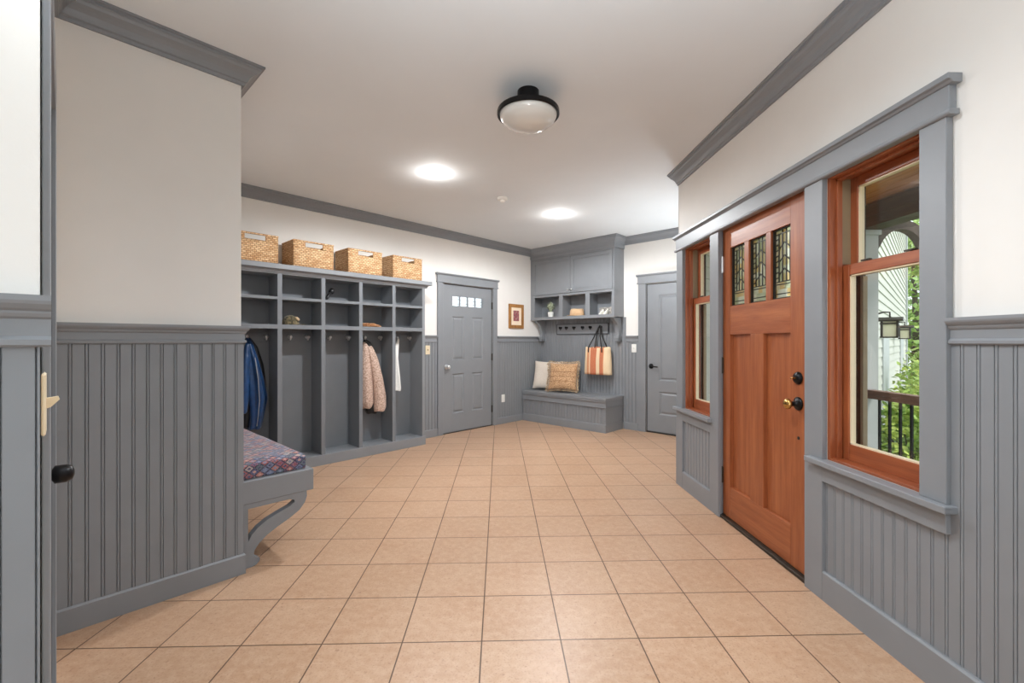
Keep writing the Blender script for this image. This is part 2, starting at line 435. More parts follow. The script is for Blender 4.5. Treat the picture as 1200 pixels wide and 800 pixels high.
# beadboard wainscot
b = B(FN); b.bead(-2.0, 0, .1, 1.25, off=-.045 + .0525 - .014); struct(b.build('trim_5', 'grey'))
b = B(F1); b.bead(.04, W2u + .008, .1, 1.25, off=.0815); b.F = F2; b.bead(W1v - .008, W3v - .287, .1, 1.25); struct(b.build('trim_6', 'grey'))
b = B(F3); b.bead(3.222, 3.605, .09, 1.25); b.bead(4.722, BWu, .09, 1.25); struct(b.build('trim_7', 'grey'))
b = B(FB); b.bead(3.01, 3.205, .09, 1.25); b.bead(3.205, W3v - .01, .09, 1.60); struct(b.build('trim_8', 'grey'))
b = B(FR); b.bead(-2.6, 2.115, .13, .665); b.bead(-2.6, 1.515, .665, 1.25); b.bead(3.267, 3.9, .13, .66); struct(b.build('trim_9', 'grey'))

# casings on the right wall (front door with a window each side)
b = B(FR)
for a0, a1, z0 in ((1.515, 1.616, .68), (2.115, 2.24, 0), (3.14, 3.267, 0), (3.765, 3.888, 0)): b.box(a0, a1, 0, .027, z0, 2.045)
b.box(1.503, 3.9, 0, .029, 2.05, 2.145)
b.prism([(0, 2.034), (.034, 2.034), (.040, 2.040), (.040, 2.048), (.034, 2.054), (0, 2.054)], 'a', 1.492, 3.912)
b.prism([(0, 2.14), (.034, 2.14), (.042, 2.15), (.052, 2.152), (.052, 2.172), (0, 2.172)], 'a', 1.483, 3.922)
struct(b.build('trim_10', 'grey', bev=.002))
for k, (a0, a1) in enumerate(((1.49, 2.20), (3.235, 3.905))):
    b = B(FR); b.box(a0, a1, -.07 if False else 0, .058, .655, .68)
    i0, i1 = ((1.615, 2.115) if k == 0 else (3.267, 3.765)); b.box(i0, i1, -.07, 0, .655, .68)
    b.box(a0 + .025, (2.115 if k == 0 else 3.888), 0, .028, .575, .655)
    struct(b.build('trim_%d' % (11 + k), 'grey', bev=.002))
# left frame of the panel below each window (flat stile beside the apron)
b = B(FR); b.box(3.838, 3.9, 0, .0272, .142, .575); struct(b.build('trim_13', 'grey', bev=.002))
# door jambs
def jamb(F, a0, a1, z1, name, t=.02, dep=.14, mat='grey', d1=0.0):
    b = B(F); b.box(a0, a0 + t * .01 + .004, -dep, d1, 0, z1); b.box(a1 - .004, a1, -dep, d1, 0, z1); b.box(a0, a1, -dep, d1, z1 - .004, z1)
    return struct(b.build(name, mat))
jamb(FR, 2.235, 3.165, 2.055, 'trim_14', d1=.012)
b = B(FR); b.box(3.158, 3.168, -.14, .012, 0, 2.055); struct(b.build('trim_15', 'grey'))

def casing(F, a0, a1, i0, i1, zh, name, dz=.1, d=.025, e=1.):
    b = B(F); b.box(a0, i0, 0, d, 0, zh); b.box(i1, a1, 0, d, 0, zh)
    b.box(a0 - .008, a1 + .008, 0, d + .003 * e, zh + .012, zh + dz)
    b.box(a0 - .016, a1 + .016, 0, d + .010 * e, zh - .002, zh + .013)
    b.prism([(0, zh + dz - .002), (d + .006 * e, zh + dz - .002), (d + .018 * e, zh + dz + .010), (d + .022 * e, zh + dz + .012), (d + .022 * e, zh + dz + .026), (0, zh + dz + .026)], 'a', a0 - .026, a1 + .026)
    return struct(b.build(name, 'grey', bev=.002))
casing(F3, 3.612, 4.718, 3.700, 4.635, 2.04, 'trim_16')
casing(FB, 1.985, 3.005, 2.08, 2.895, 2.052, 'trim_17')
casing(F0, 1.275, 2.29, 1.35, 2.2, 2.05, 'trim_18', d=.012, e=.0)

# ------------------------------------------------------------------ doors
def panel_boards(b, a0, a1, z0, z1, d, openings):
    """door leaf slab with real rectangular openings cut through its front layer"""
    cuts = sorted({a0, a1, *[o[0] for o in openings], *[o[1] for o in openings]})
    for x0, x1 in zip(cuts, cuts[1:]):
        z = z0
        for l, h in sorted([(o[2], o[3]) for o in openings if o[0] <= x0 + 1e-6 and o[1] >= x1 - 1e-6]):
            if l > z + 1e-6: b.box(x0, x1, d - .04, d, z, l)
            z = h
        if z < z1: b.box(x0, x1, d - .04, d, z, z1)
def weld(o):
    m = o.modifiers.new('weld', 'WELD'); m.merge_threshold = .0002
def raised(b, a0, a1, z0, z1, d, w=.028):
    # sunk field with a sloped moulding and a raised centre
    def R(i, dd): return [(a0 + i, dd, z0 + i), (a1 - i, dd, z0 + i), (a1 - i, dd, z1 - i), (a0 + i, dd, z1 - i)]
    b.rings([R(0, d - .03), R(0, d - .001), R(.008, d - .009), (R(.014, d - .013)), R(w - .006, d - .013), R(w + .012, d - .003)])

# grey door with four small lights
openings = [(3.883, 4.456, 1.736, 1.880)]
pan = [(3.883, 4.097, .993, 1.595), (4.241, 4.456, .993, 1.595), (3.883, 4.097, .262, .806), (4.241, 4.456, .262, .806)]
b = B(F3); panel_boards(b, 3.71, 4.628, .012, 2.027, -.012, openings + pan)
for p in pan: raised(b, *p, -.012)
d1 = struct(b.build('door_1', 'grey'))
b = B(F3); b.box(3.883, 4.456, -.036, -.032, 1.736, 1.880); b.build('window_pane', 'glass', d1)
b = B(F3)
for i in range(5):
    a = 3.883 + .573 * i / 4; b.box(a - .008, a + .008, -.04, -.018, 1.736, 1.880)
b.box(3.883, 4.456, -.04, -.018, 1.736, 1.742); b.box(3.883, 4.456, -.04, -.018, 1.874, 1.880)
b.build('muntin', 'grey', d1)
b = B(F3)
for i in range(4):
    a0 = 3.883 + .573 * i / 4 + .008; a1 = a0 + .127
    b.box(a0, a1, -.032, -.029, 1.768 + .006 * (i % 2), 1.772 + .006 * (i % 2)); b.box(a0, a1, -.032, -.029, 1.83 - .004 * i, 1.834 - .004 * i); b.box(a0 + .03 + .02 * (i % 2), a0 + .034 + .02 * (i % 2), -.032, -.029, 1.77, 1.83); b.box(a1 - .022, a1 - .018, -.032, -.029, 1.742, 1.875)
b.build('lead_came', 'leadcame', d1)
def knob_at(F, a, z, d, mat, name, parent, r=.027, rr=.033):
    b = B(F); b.lathe([(rr * .2, d), (rr, d), (rr, d + .006), (.011, d + .009), (.010, d + .03), (.02, d + .036), (r, d + .046), (r, d + .054), (r * .8, d + .064), (r * .3, d + .068)], (a, 0, z), 1, 20)
    return b.build(name, mat, parent, smooth=True)
knob_at(F3, 3.78, .905, -.012, 'chrome', 'door_knob', d1)
for z in (.25, 1.02, 1.78):
    b = B(F3); b.box(4.622, 4.64, -.014, -.004, z - .05, z + .05); b.lathe([(.006, z - .052), (.006, z + .052)], (4.632, .0, 0), 2, 8); b.build('hinge', 'bronze', d1)
b = B(F3); b.box(3.70, 4.635, -.10, .0, 0, .009); struct(b.build('trim_19', 'black'))
b = B(F3); b.box(3.6995, 3.7095, -.14, -.004, 0, 2.0355); b.box(4.6285, 4.6355, -.14, -.004, 0, 2.0355); b.box(3.70, 4.635, -.14, -.004, 2.0275, 2.0355); struct(b.build('trim_24', 'black'))  # jamb lining coloured black to paint in the shade of the door gap
# grey two-panel door at the far right
pan = [(2.26, 2.717, .718, 1.886), (2.26, 2.717, .256, .568)]
b = B(FB); panel_boards(b, 2.09, 2.887, .02, 2.036, -.012, pan)
for p in pan: raised(b, *p, -.012, .03)
d2 = struct(b.build('door_2', 'grey'))
b = B(FB); a, z = 2.828, .911
b.lathe([(.006, -.012), (.034, -.012), (.034, -.005), (.012, 0), (.012, .03)], (a, 0, z), 1, 20); b.tube([(a, .03, z), (a - .02, .04, z), (a - .06, .042, z - .002), (a - .115, .040, z - .006)], [.012, .011, .009, .008], 10)
b.build('door_lever', 'black_metal', d2, smooth=True)
b = B(FB); b.box(2.08, 2.895, -.10, .0, 0, .016); struct(b.build('trim_20', 'black'))
b = B(FB); b.box(2.08, 2.089, -.14, -.004, 0, 2.045); b.box(2.8875, 2.8955, -.14, -.004, 0, 2.0455); b.box(2.08, 2.895, -.14, -.004, 2.0365, 2.0455); struct(b.build('trim_21', 'black'))  # black lining carries the gap's shade around this leaf
# door in the passage beside the near-left wall (only its knob shows)
b = B(F0); panel_boards(b, 1.356, 2.194, .01, 2.034, -.02, [(1.5, 2.05, .3, .9), (1.5, 2.05, 1.05, 1.9)])
raised(b, 1.5, 2.05, .3, .9, -.02); raised(b, 1.5, 2.05, 1.05, 1.9, -.02)
d4 = struct(b.build('door_4', 'grey')); knob_at(F0, 1.43, .952, -.02, 'black_metal', 'door_knob', d4, .02, .03)

# front door, red-brown fir
GL = [(2.414, 2.592, 1.495, 1.90), (2.642, 2.827, 1.495, 1.90), (2.877, 3.055, 1.495, 1.90)]
PN = [(2.414, 2.668, .238, 1.298), (2.807, 3.058, .238, 1.298)]
D = -.016
b = B(FR)
for a0, a1 in ((2.243, 2.414), (3.058, 3.157)): b.box(a0, a1, D - .045, D, .022, 2.045)
door = struct(b.build('door_3', 'fir', bev=.0015))
b = B(FR); b.box(2.414, 3.058, D - .045, D - .0003, .022, .238); b.box(2.414, 3.058, D - .045, D - .0003, 1.298, 1.495); b.box(2.414, 3.058, D - .045, D - .0003, 1.90, 2.045); b.build('door_rail', 'firh', door, bev=.0015)
b = B(FR); b.box(2.668, 2.807, D - .045, D - .0006, .238, 1.298); b.box(2.592, 2.642, D - .045, D - .0006, 1.495, 1.9); b.box(2.827, 2.877, D - .045, D - .0006, 1.495, 1.9); b.build('door_mullion', 'fir', door, bev=.0015)
for p in PN:
    b = B(FR); b.box(p[0], p[1], D - .038, D - .024, p[2], p[3]); b.build('door_panel', 'fir', door)
for g in GL:
    b = B(FR); b.box(g[0], g[1], D - .034, D - .028, g[2], g[3]); pane = b.build('leaded_pane', 'leaded', door)
    b = B(FR); a0, a1, z0, z1 = g; w = a1 - a0; cx = (a0 + a1) / 2; d0, d1_ = D - .028, D - .023
    b.box(a0, a0 + .009, d0, d1_ + .01, z0, z1); b.box(a1 - .009, a1, d0, d1_ + .01, z0, z1); b.box(a0, a1, d0, d1_ + .01, z0, z0 + .007); b.box(a0, a1, d0, d1_ + .01, z1 - .007, z1)
    def bar(p, r, t=.0028): 
        x0, y0 = p; x1, y1 = r; L = math.hypot(x1 - x0, y1 - y0); nx, ny = -(y1 - y0) / L * t, (x1 - x0) / L * t
        b.prism([(x0 + nx, y0 + ny), (x1 + nx, y1 + ny), (x1 - nx, y1 - ny), (x0 - nx, y0 - ny)], 'd', d0, d1_)
    for zz in (z0 + .03, z0 + .085, z0 + .1, z1 - .028): bar((a0, zz), (a1, zz))
    for f in (.22, .78): bar((a0 + w * f, z0 + .1), (a0 + w * f, z1 - .028))
    for f in (.40, .60): bar((a0 + w * f, z0 + .1), (a0 + w * f, z1))
    for k in range(8):
        zz = z0 + .1 + .032 * (k + .6)
        bar((a0, zz), (a0 + w * .22, zz + .008)); bar((a1, zz), (a1 - w * .22, zz + .008))
    for zz in (z0 + .14, z0 + .215, z0 + .29):
        bar((a0 + w * .22, zz), (cx, zz + .035)); bar((a1 - w * .22, zz), (cx, zz + .035))
    b.build('lead_came', 'leadcame', pane)
b = B(FR); b.lathe([(.01, D), (.034, D), (.034, D + .006), (.026, D + .012), (.026, D + .016), (.012, D + .018)], (2.346, 0, 1.054), 1, 22); dbolt = b.build('deadbolt', 'black_metal', door, smooth=True)
b = B(FR); b.box(2.337, 2.355, D + .016, D + .042, 1.049, 1.059); b.build('thumb_turn', 'brass', dbolt, bev=.003)
b = B(FR); b.lathe([(.01, D), (.036, D), (.036, D + .006), (.027, D + .012), (.013, D + .016), (.012, D + .04), (.013, D + .044)], (2.346, 0, .917), 1, 22); rose = b.build('knob_rose', 'black_metal', door, smooth=True)
b = B(FR); b.lathe([(.010, D + .04), (.02, D + .046), (.029, D + .056), (.029, D + .064), (.021, D + .074), (.006, D + .078)], (2.346, 0, .917), 1, 22); b.build('door_knob', 'brass', rose, smooth=True)
b = B(FR); b.lathe([(.003, D - .002), (.009, D), (.009, D + .002), (.003, D + .003)], (2.346, 0, .733), 1, 14); b.build('screw_cap', 'black', door)
for z in (.30, 1.08, 1.80):
    b = B(FR); b.box(3.146, 3.157, D - .01, D + .004, z - .055, z + .055); b.lathe([(.007, z - .058), (.007, z + .058)], (3.152, D + .008, 0), 2, 8); b.build('hinge', 'chrome' if z > 1.5 else 'bronze', door)
b = B(FR); b.box(2.235, 3.165, -.13, .012, 0, .02); struct(b.build('trim_22', 'bronze', bev=.003))

# windows beside the front door (double hung, stained wood inside)
def dh_window(name, a0, a1):
    z0, z1 = WZ0, WZ1; t = .018
    b = B(FR); b.box(a0, a0 + t, -.125, .0, z0, z1); b.box(a1 - t, a1, -.125, .0, z0, z1); root = struct(b.build(name, 'firw', bev=.001))
    b = B(FR); b.box(a0 + t, a1 - t, -.125, .0, z1 - t, z1); b.box(a0 + t, a1 - t, -.125, .0, z0, z0 + .012); b.build('window_frame', 'firwh', root, bev=.001)
    b = B(FR)   # stops and parting strips
    for x0, x1 in ((a0 + t, a0 + t + .012), (a1 - t - .012, a1 - t)): b.box(x0, x1, -.052, -.028, z0 + .012, z1 - t)
    b.box(a0 + t, a1 - t, -.052, -.028, z1 - t - .012, z1 - t); b.build('window_stop', 'firw', root, bev=.001)
    b = B(FR)
    for x in (a0 + t, a1 - t - .004): b.box(x, x + .004, -.098, -.053, 1.62, z1 - t)
    b.build('jamb_liner', 'tan', root)
    i0, i1 = a0 + t, a1 - t; zm0, zm1 = 1.563, 1.612; lo = z0 + .012; hi = z1 - t
    def sash(nm, d0, d1, zb0, zb1, zt0, zt1, st):
        s = B(FR); s.box(i0, i0 + st, d0, d1, zb0, zt1); s.box(i1 - st, i1, d0, d1, zb0, zt1); so = s.build(nm, 'firw', root, bev=.002)
        s = B(FR); s.box(i0 + st, i1 - st, d0, d1 - .0005, zb0, zb1); s.box(i0 + st, i1 - st, d0, d1 - .0005, zt0, zt1); s.build('sash_rail', 'firwh', so, bev=.002)
        s = B(FR)
        for r in ((i0 + st, i0 + st + .007, zb1, zt0), (i1 - st - .007, i1 - st, zb1, zt0), (i0 + st, i1 - st, zb1, zb1 + .006), (i0 + st, i1 - st, zt0 - .006, zt0)): s.box(r[0], r[1], d0 + .008, d1 - .006, r[2], r[3])
        s.build('glazing_bead', 'ivory', so)
        s = B(FR); s.box(i0 + st, i1 - st, (d0 + d1) / 2 - .002, (d0 + d1) / 2 + .002, zb1, zt0); s.build('window_pane', 'glass', so)
        return so
    ls = sash('lower_sash', -.095, -.058, lo, lo + .075, zm0, zm1, .042)
    sash('upper_sash', -.136, -.099, zm0, zm1 - .006, hi - .045, hi, .042)
    for f in (.25, .72):
        c = i0 + (i1 - i0) * f; s = B(FR); s.lathe([(.012, zm1), (.014, zm1 + .006), (.012, zm1 + .012), (.004, zm1 + .014)], (c, -.08, 0), 2, 12); s.box(c - .005, c + .038, -.086, -.074, zm1 + .006, zm1 + .013); s.build('sash_lock', 'bronze', ls)
    # exterior side of the opening
    s = B(FR); s.box(a1 - .03, a1, -.165, -.137, z0, z1); s.box(a0, a0 + .03, -.165, -.137, z0, z1); s.box(a0, a1, -.165, -.137, z1 - .03, z1); s.box(a0, a1, -.165, -.137, z0 - .02, z0 + .02); s.build('exterior_frame', 'bronze', root)
    s = B(FR); s.box(a1 - .046, a1 - .03, -.16, -.139, z0 + .02, 1.56); s.box(a0 + .03, a0 + .046, -.16, -.139, z0 + .02, 1.56); s.build('screen_track', 'tan', root)
    return root
dh_window('window_1', 1.615, 2.115); dh_window('window_2', 3.267, 3.765)
# unseen window added behind the camera to let in fill light
b = B(FK)
for a in (-1.9, -.93, .07, 1.06): b.box(a, a + .04, -.09, -.04, .3, 2.3)
b.box(-1.9, 1.1, -.09, -.04, .3, .34); b.box(-1.9, 1.1, -.09, -.04, 2.26, 2.3); w3 = struct(b.build('added_window', 'grey'))
b = B(FK); b.box(-1.9, 1.1, -.067, -.063, .3, 2.3); b.build('window_pane', 'glass', w3)

# ------------------------------------------------------------------ locker unit
LK = thing('mudroom_locker', 'tall grey built-in locker unit with open cubbies over hanging bays', 'locker unit', (1.98, .15, 0), F=F3)
L0, L1, LD = W2u + .012, 3.218, .285
div = [1.153, 1.5605, 1.9755, 2.3835, 2.79]
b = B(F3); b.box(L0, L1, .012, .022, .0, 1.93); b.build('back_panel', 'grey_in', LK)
b = B(F3); b.box(L1 - .038, L1, .022, LD, .0, 1.93); b.build('side_panel', 'grey', LK, bev=.0015)
b = B(F3); b.box(L0, L0 + .03, .022, LD, .0, 1.93); b.build('side_panel', 'grey', LK, bev=.0015)
for x in div:
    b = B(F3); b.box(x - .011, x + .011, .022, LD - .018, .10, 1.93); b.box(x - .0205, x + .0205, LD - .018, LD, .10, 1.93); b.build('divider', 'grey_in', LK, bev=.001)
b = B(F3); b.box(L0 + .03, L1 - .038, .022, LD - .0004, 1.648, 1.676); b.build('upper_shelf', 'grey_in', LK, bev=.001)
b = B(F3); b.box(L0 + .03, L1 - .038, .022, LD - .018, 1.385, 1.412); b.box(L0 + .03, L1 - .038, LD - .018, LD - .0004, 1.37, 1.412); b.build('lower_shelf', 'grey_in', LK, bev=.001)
b = B(F3); b.box(L0, L1 + .004, .022, LD + .012, 0, .103); b.build('toe_base', 'grey', LK, bev=.002)
b = B(F3); b.box(L0 + .03, L1 - .038, .022, LD - .0004, 1.888, 1.93)
b.prism([(.012, 1.898), (LD + .008, 1.898), (LD + .016, 1.910), (LD + .034, 1.924), (LD + .034, 1.93), (.012, 1.93)], 'a', L0, L1 + .03)
b.box(L0, L1 + .075, .012, LD + .05, 1.93, 1.978); b.build('top_board', 'grey', LK, bev=.003)
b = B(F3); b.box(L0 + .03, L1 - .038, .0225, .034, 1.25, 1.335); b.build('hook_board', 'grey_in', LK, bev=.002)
hk = None
def hook_geo(F, a, d, z):
    b = B(F); b.lathe([(.006, d), (.019, d), (.019, d + .004), (.009, d + .007), (.008, d + .03), (.013, d + .036), (.018, d + .044), (.015, d + .052), (.005, d + .055)], (a, 0, z), 1, 16)
    b.tube([(a, d + .004, z - .012), (a, d + .02, z - .03), (a, d + .035, z - .03), (a, d + .042, z - .018)], [.006, .006, .006, .008], 8)
    return b
spots = [1.34, 1.585 - .07, 1.735, 1.985 - .075, 2.14, 2.355, 2.545, 2.75, 2.965, 3.15]
for i, a in enumerate(spots):
    if i == 0: hk = hook_geo(F3, a, .034, 1.297).build('coat_hook', 'chrome', LK, smooth=True)
    else:
        c = hk.copy(); COL.objects.link(c); c.location = fdir(F3, a - spots[0]); c.parent = LK
# baskets on the locker top
BL = ['woven seagrass basket at the left end of locker top, cut off by the wall corner',
      'woven seagrass basket above the locker bay left of the middle, second from left',
      'woven seagrass basket right of the middle on locker top, third from left',
      'woven seagrass basket at the right end of locker top, fourth from left']
def basket(a0):
    zb, w, h, d0, d1, t = 1.978, .395, .252, .03, .328, .012
    r = thing('storage_basket', BL[0], 'basket', (a0 + w / 2, (d0 + d1) / 2, zb), 'seagrass baskets on the locker top', F3)
    a1 = a0 + w; h0, h1, hz0, hz1 = a0 + .115, a0 + .285, zb + .186, zb + .240
    b = B(F3); b.box(a0, a1, d0, d1, zb, zb + t); b.box(a0, a0 + t, d0, d1, zb + t, zb + h); b.box(a1 - t, a1, d0, d1, zb + t, zb + h)
    for e0, e1 in ((d0, d0 + t), (d1 - t, d1)):
        b.box(a0 + t, a1 - t, e0, e1, zb + t, hz0); b.box(a0 + t, h0, e0, e1, hz0, hz1); b.box(h1, a1 - t, e0, e1, hz0, hz1)
    b.build('basket_body', 'basket', r, bev=.004)
    b = B(F3); m = .003; z0, z1 = hz1, zb + h + .004
    b.box(a0 - m, a1 + m, d0 - m, d0 + t + m, z0, z1); b.box(a0 - m, a1 + m, d1 - t - m, d1 + m, z0, z1); b.box(a0 - m, a0 + t + m, d0, d1, z0, z1); b.box(a1 - t - m, a1 + m, d0, d1, z0, z1)
    b.build('basket_rim', 'basket', r, bev=.004)
    return r
bs = basket(1.137)
for i, a in enumerate((1.667, 2.218, 2.752)):
    c = dup(bs, fdir(F3, a - 1.137)); c['label'] = BL[i + 1]

# ------------------------------------------------------------------ soft things
def loft(b, secs, n=28):
    """secs: (a, d, z, ra, rd, amp, nf, ph) horizontal ring with folds"""
    rs = []
    for a, d, z, ra, rd, amp, nf, ph in secs:
        ring = []
        for i in range(n):
            t = 2 * PI * i / n; k = 1 + amp * math.sin(nf * t + ph)
            ring.append((a + ra * k * math.cos(t), d + rd * k * math.sin(t), z + .006 * math.sin(3 * t + ph)))
        rs.append(ring)
    return b.rings(rs)
def interp(keys, m):
    out = []
    for i in range(m + 1):
        f = i / m * (len(keys) - 1); j = min(int(f), len(keys) - 2); t = f - j
        t = t * t * (3 - 2 * t) * .5 + t * .5
        out.append(tuple(x + (y - x) * t for x, y in zip(keys[j], keys[j + 1])))
    return out
def sub(o, lv=1):
    m = o.modifiers.new('sub', 'SUBSURF'); m.levels = lv; m.render_levels = lv; return o
# blue shiny jacket with black lining
JK = thing('hanging_jacket', 'shiny blue jacket with black lining hanging in the leftmost visible locker bay', 'jacket', (1.36, .15, .42), F=F3)
b = B(F3); loft(b, interp([(1.345, .095, 1.282, .018, .02, .05, 5, 0), (1.350, .11, 1.22, .028, .034, .14, 5, .3), (1.368, .13, 1.08, .044, .055, .2, 5, .8), (1.392, .14, .88, .066, .068, .22, 5, 1.2), (1.412, .14, .70, .078, .07, .22, 5, 1.5), (1.40, .14, .54, .06, .065, .2, 5, 1.8), (1.385, .14, .42, .055, .05, .12, 5, 2.0)], 26))
sub(b.build('jacket_body', 'blue', JK, smooth=True))
b = B(F3); loft(b, interp([(1.335, .12, 1.24, .02, .022, .06, 4, 0), (1.315, .15, 1.10, .036, .034, .12, 4, .5), (1.295, .165, .9, .042, .04, .13, 4, 1), (1.285, .165, .7, .042, .04, .12, 4, 1.5), (1.28, .16, .585, .036, .034, .08, 4, 2)], 18)); sub(b.build('jacket_sleeve', 'blue', JK, smooth=True))
b = B(F3); loft(b, interp([(1.345, .075, 1.286, .02, .022, .05, 5, 1), (1.378, .072, 1.2, .05, .04, .12, 6, 1), (1.402, .085, 1.02, .075, .045, .14, 6, 1.4), (1.40, .085, .8, .10, .05, .14, 6, 2), (1.365, .085, .56, .105, .05, .12, 6, 2.5), (1.335, .09, .44, .07, .045, .12, 6, 3)], 22)); sub(b.build('jacket_lining', 'blackn', JK, smooth=True))
b = B(F3); b.tube([(1.375, .196, 1.1), (1.395, .217, .9), (1.405, .221, .7), (1.395, .212, .54), (1.39, .195, .46)], .0035, 6); b.build('jacket_zip', 'chrome', JK)
# beige quilted jacket
PK = thing('hanging_coat', 'beige and pink quilted jacket with black collar hanging in a locker bay', 'jacket', (2.55, .15, .45), F=F3)
b = B(F3); loft(b, interp([(2.535, .10, 1.245, .03, .03, .05, 4, 0), (2.52, .12, 1.15, .055, .055, .1, 4, .3), (2.50, .14, .95, .075, .07, .1, 4, .6), (2.505, .15, .72, .085, .078, .1, 4, .9), (2.51, .15, .55, .085, .078, .1, 4, 1.1), (2.51, .15, .50, .06, .06, .1, 4, 1.1)], 24)); sub(b.build('coat_body', 'pink', PK, smooth=True))
b = B(F3); loft(b, interp([(2.56, .13, 1.20, .035, .03, .05, 3, 0), (2.60, .16, 1.05, .050, .045, .07, 3, .3), (2.64, .18, .82, .062, .055, .07, 3, .7), (2.665, .185, .62, .072, .06, .07, 3, 1), (2.665, .185, .50, .074, .062, .05, 3, 1), (2.66, .185, .455, .06, .055, .05, 3, 1)], 22)); sub(b.build('coat_sleeve', 'pink', PK, smooth=True))
b = B(F3); loft(b, interp([(2.535, .088, 1.27, .015, .015, .05, 4, 0), (2.55, .10, 1.235, .045, .045, .1, 4, .4), (2.585, .10, 1.16, .055, .035, .14, 4, 1), (2.625, .10, 1.08, .025, .015, .1, 4, 1.5), (2.635, .10, 1.05, .01, .008, .1, 4, 1.5)], 14)); sub(b.build('coat_collar', 'black_cloth', PK, smooth=True))
b = B(F3); loft(b, interp([(2.60, .12, .56, .09, .05, .1, 5, 0), (2.61, .12, .47, .085, .05, .1, 5, 1), (2.61, .12, .43, .06, .04, .1, 5, 1)], 8)); sub(b.build('coat_lining', 'black_cloth', PK, smooth=True))
# white towel
b = B(F3); loft(b, interp([(2.965, .098, 1.285, .012, .012, .05, 3, 0), (2.93, .115, 1.2, .025, .025, .12, 5, .2), (2.885, .16, 1.05, .030, .035, .14, 5, .6), (2.885, .175, .85, .042, .05, .14, 5, 1), (2.895, .175, .69, .048, .055, .14, 5, 1.4), (2.89, .175, .67, .046, .052, .14, 5, 1.4)], 20))
tag(sub(b.build('hand_towel', 'white_cloth', smooth=True)), 'white towel hanging in the rightmost locker bay, half hidden by the divider', 'towel')
# camo cap
CP = thing('baseball_cap', 'olive camouflage baseball cap with tan patch lying in a locker cubby', 'cap', (1.715, .155, 1.412), F=F3)
b = B(F3); rs = []
for i in range(9):
    t = i / 8; ang = t * PI / 2 * .97; r = math.cos(ang)
    rs.append([(1.70 + .082 * r * math.cos(k * PI / 10) * (1 + .05 * math.sin(3 * k)), .165 + .078 * r * math.sin(k * PI / 10), 1.413 + .098 * math.sin(ang) - .012 * math.cos(k * PI / 10)*0) for k in range(20)])
b.rings(rs); b.build('cap_crown', 'camo', CP, smooth=True)
b = B(F3); up, lo_ = [], []
pts = [(1.75, .10), (1.80, .10), (1.84, .125), (1.852, .165), (1.84, .205), (1.80, .23), (1.75, .23), (1.765, .165)]
b.prism(pts, 'z', 1.417, 1.424); b.build('cap_brim', 'camo', CP, bev=.002)
b = B(F3); b.lathe([(.008, 0), (.026, .0), (.022, .010), (.004, .013)], (0, 0, 0), 2, 12)
rot = F3 @ Matrix.Translation((1.745, .215, 1.472)) @ Matrix.Rotation(-.75, 4, 'X') @ Matrix.Rotation(.5, 4, 'Y')
for v in b.bm.verts: v.co = rot @ (F3.inverted() @ v.co)
b.build('cap_patch', 'cap_tan', CP, smooth=True)
# black torch leaning in the upper cubby
TR = thing('flashlight', 'small black torch-shaped item leaning in an upper locker cubby', 'torch', (2.10, .1, 1.676), F=F3)
b = B(F3); p0, p1 = Vector((2.055, .16, 1.692)), Vector((2.118, .13, 1.765)); b.tube([p0, p0.lerp(p1, .5), p1], [.016, .016, .017], 12); b.build('torch_barrel', 'black', TR, smooth=True)
b = B(F3); e = (p1 - p0).normalized(); b.tube([p1 - e * .005, p1 + e * .012, p1 + e * .045, p1 + e * .05], [.017, .028, .03, .02], 14); b.build('torch_head', 'black', TR, smooth=True)
# folded knit in middle cubby
b = B(F3)
for i, (z, w) in enumerate(((1.413, .115), (1.424, .11), (1.435, .085))):
    rs = []
    for k in range(9):
        a = 2.565 - .02 * i - w + 2 * w * k / 8; e = .010 * (1 if 0 < k < 8 else .35)
        rs.append([(a, .15 + .07 * math.cos(t * PI / 6) * (1 if 0 < k < 8 else .8), z + .010 + e * math.sin(t * PI / 6) + .003 * math.sin(k * 1.7 + i)) for t in range(12)])
    b.rings(rs)
tag(b.build('folded_scarf', 'orange', smooth=True), 'folded orange and tan knit scarf lying in a locker cubby', 'scarf')

# ------------------------------------------------------------------ cushioned bench by the lockers
S0, S1 = W1v + .03, W3v - LD - .03
BN = thing('alcove_bench', 'grey wooden alcove bench on scrolled bracket legs under patterned cushion', 'bench', ((S0 + S1) / 2, .2, 0), F=F2)
b = B(F2); b.box(S0, S0 + .035, .012, .40, .352, .478); b.build('end_rail', 'grey', BN, bev=.003)
b = B(F2); b.box(S0 + .035, S1, .365, .40, .352, .478); b.build('front_rail', 'grey', BN, bev=.003)
b = B(F2); b.box(S0 + .035, S1, .012, .365, .452, .4775); b.build('seat_board', 'grey', BN)
OUT = [(.022, .352), (.36, .352), (.362, .32), (.350, .285), (.318, .247), (.262, .214), (.198, .185), (.14, .154), (.098, .118), (.076, .088), (.072, .066), (.084, .048), (.104, .034), (.100, .018), (.082, .004), (.062, 0), (.022, 0)]
INN = [(.044, .325), (.26, .325), (.288, .315), (.292, .302), (.262, .282), (.20, .262), (.14, .238), (.092, .208), (.06, .174), (.044, .142)]
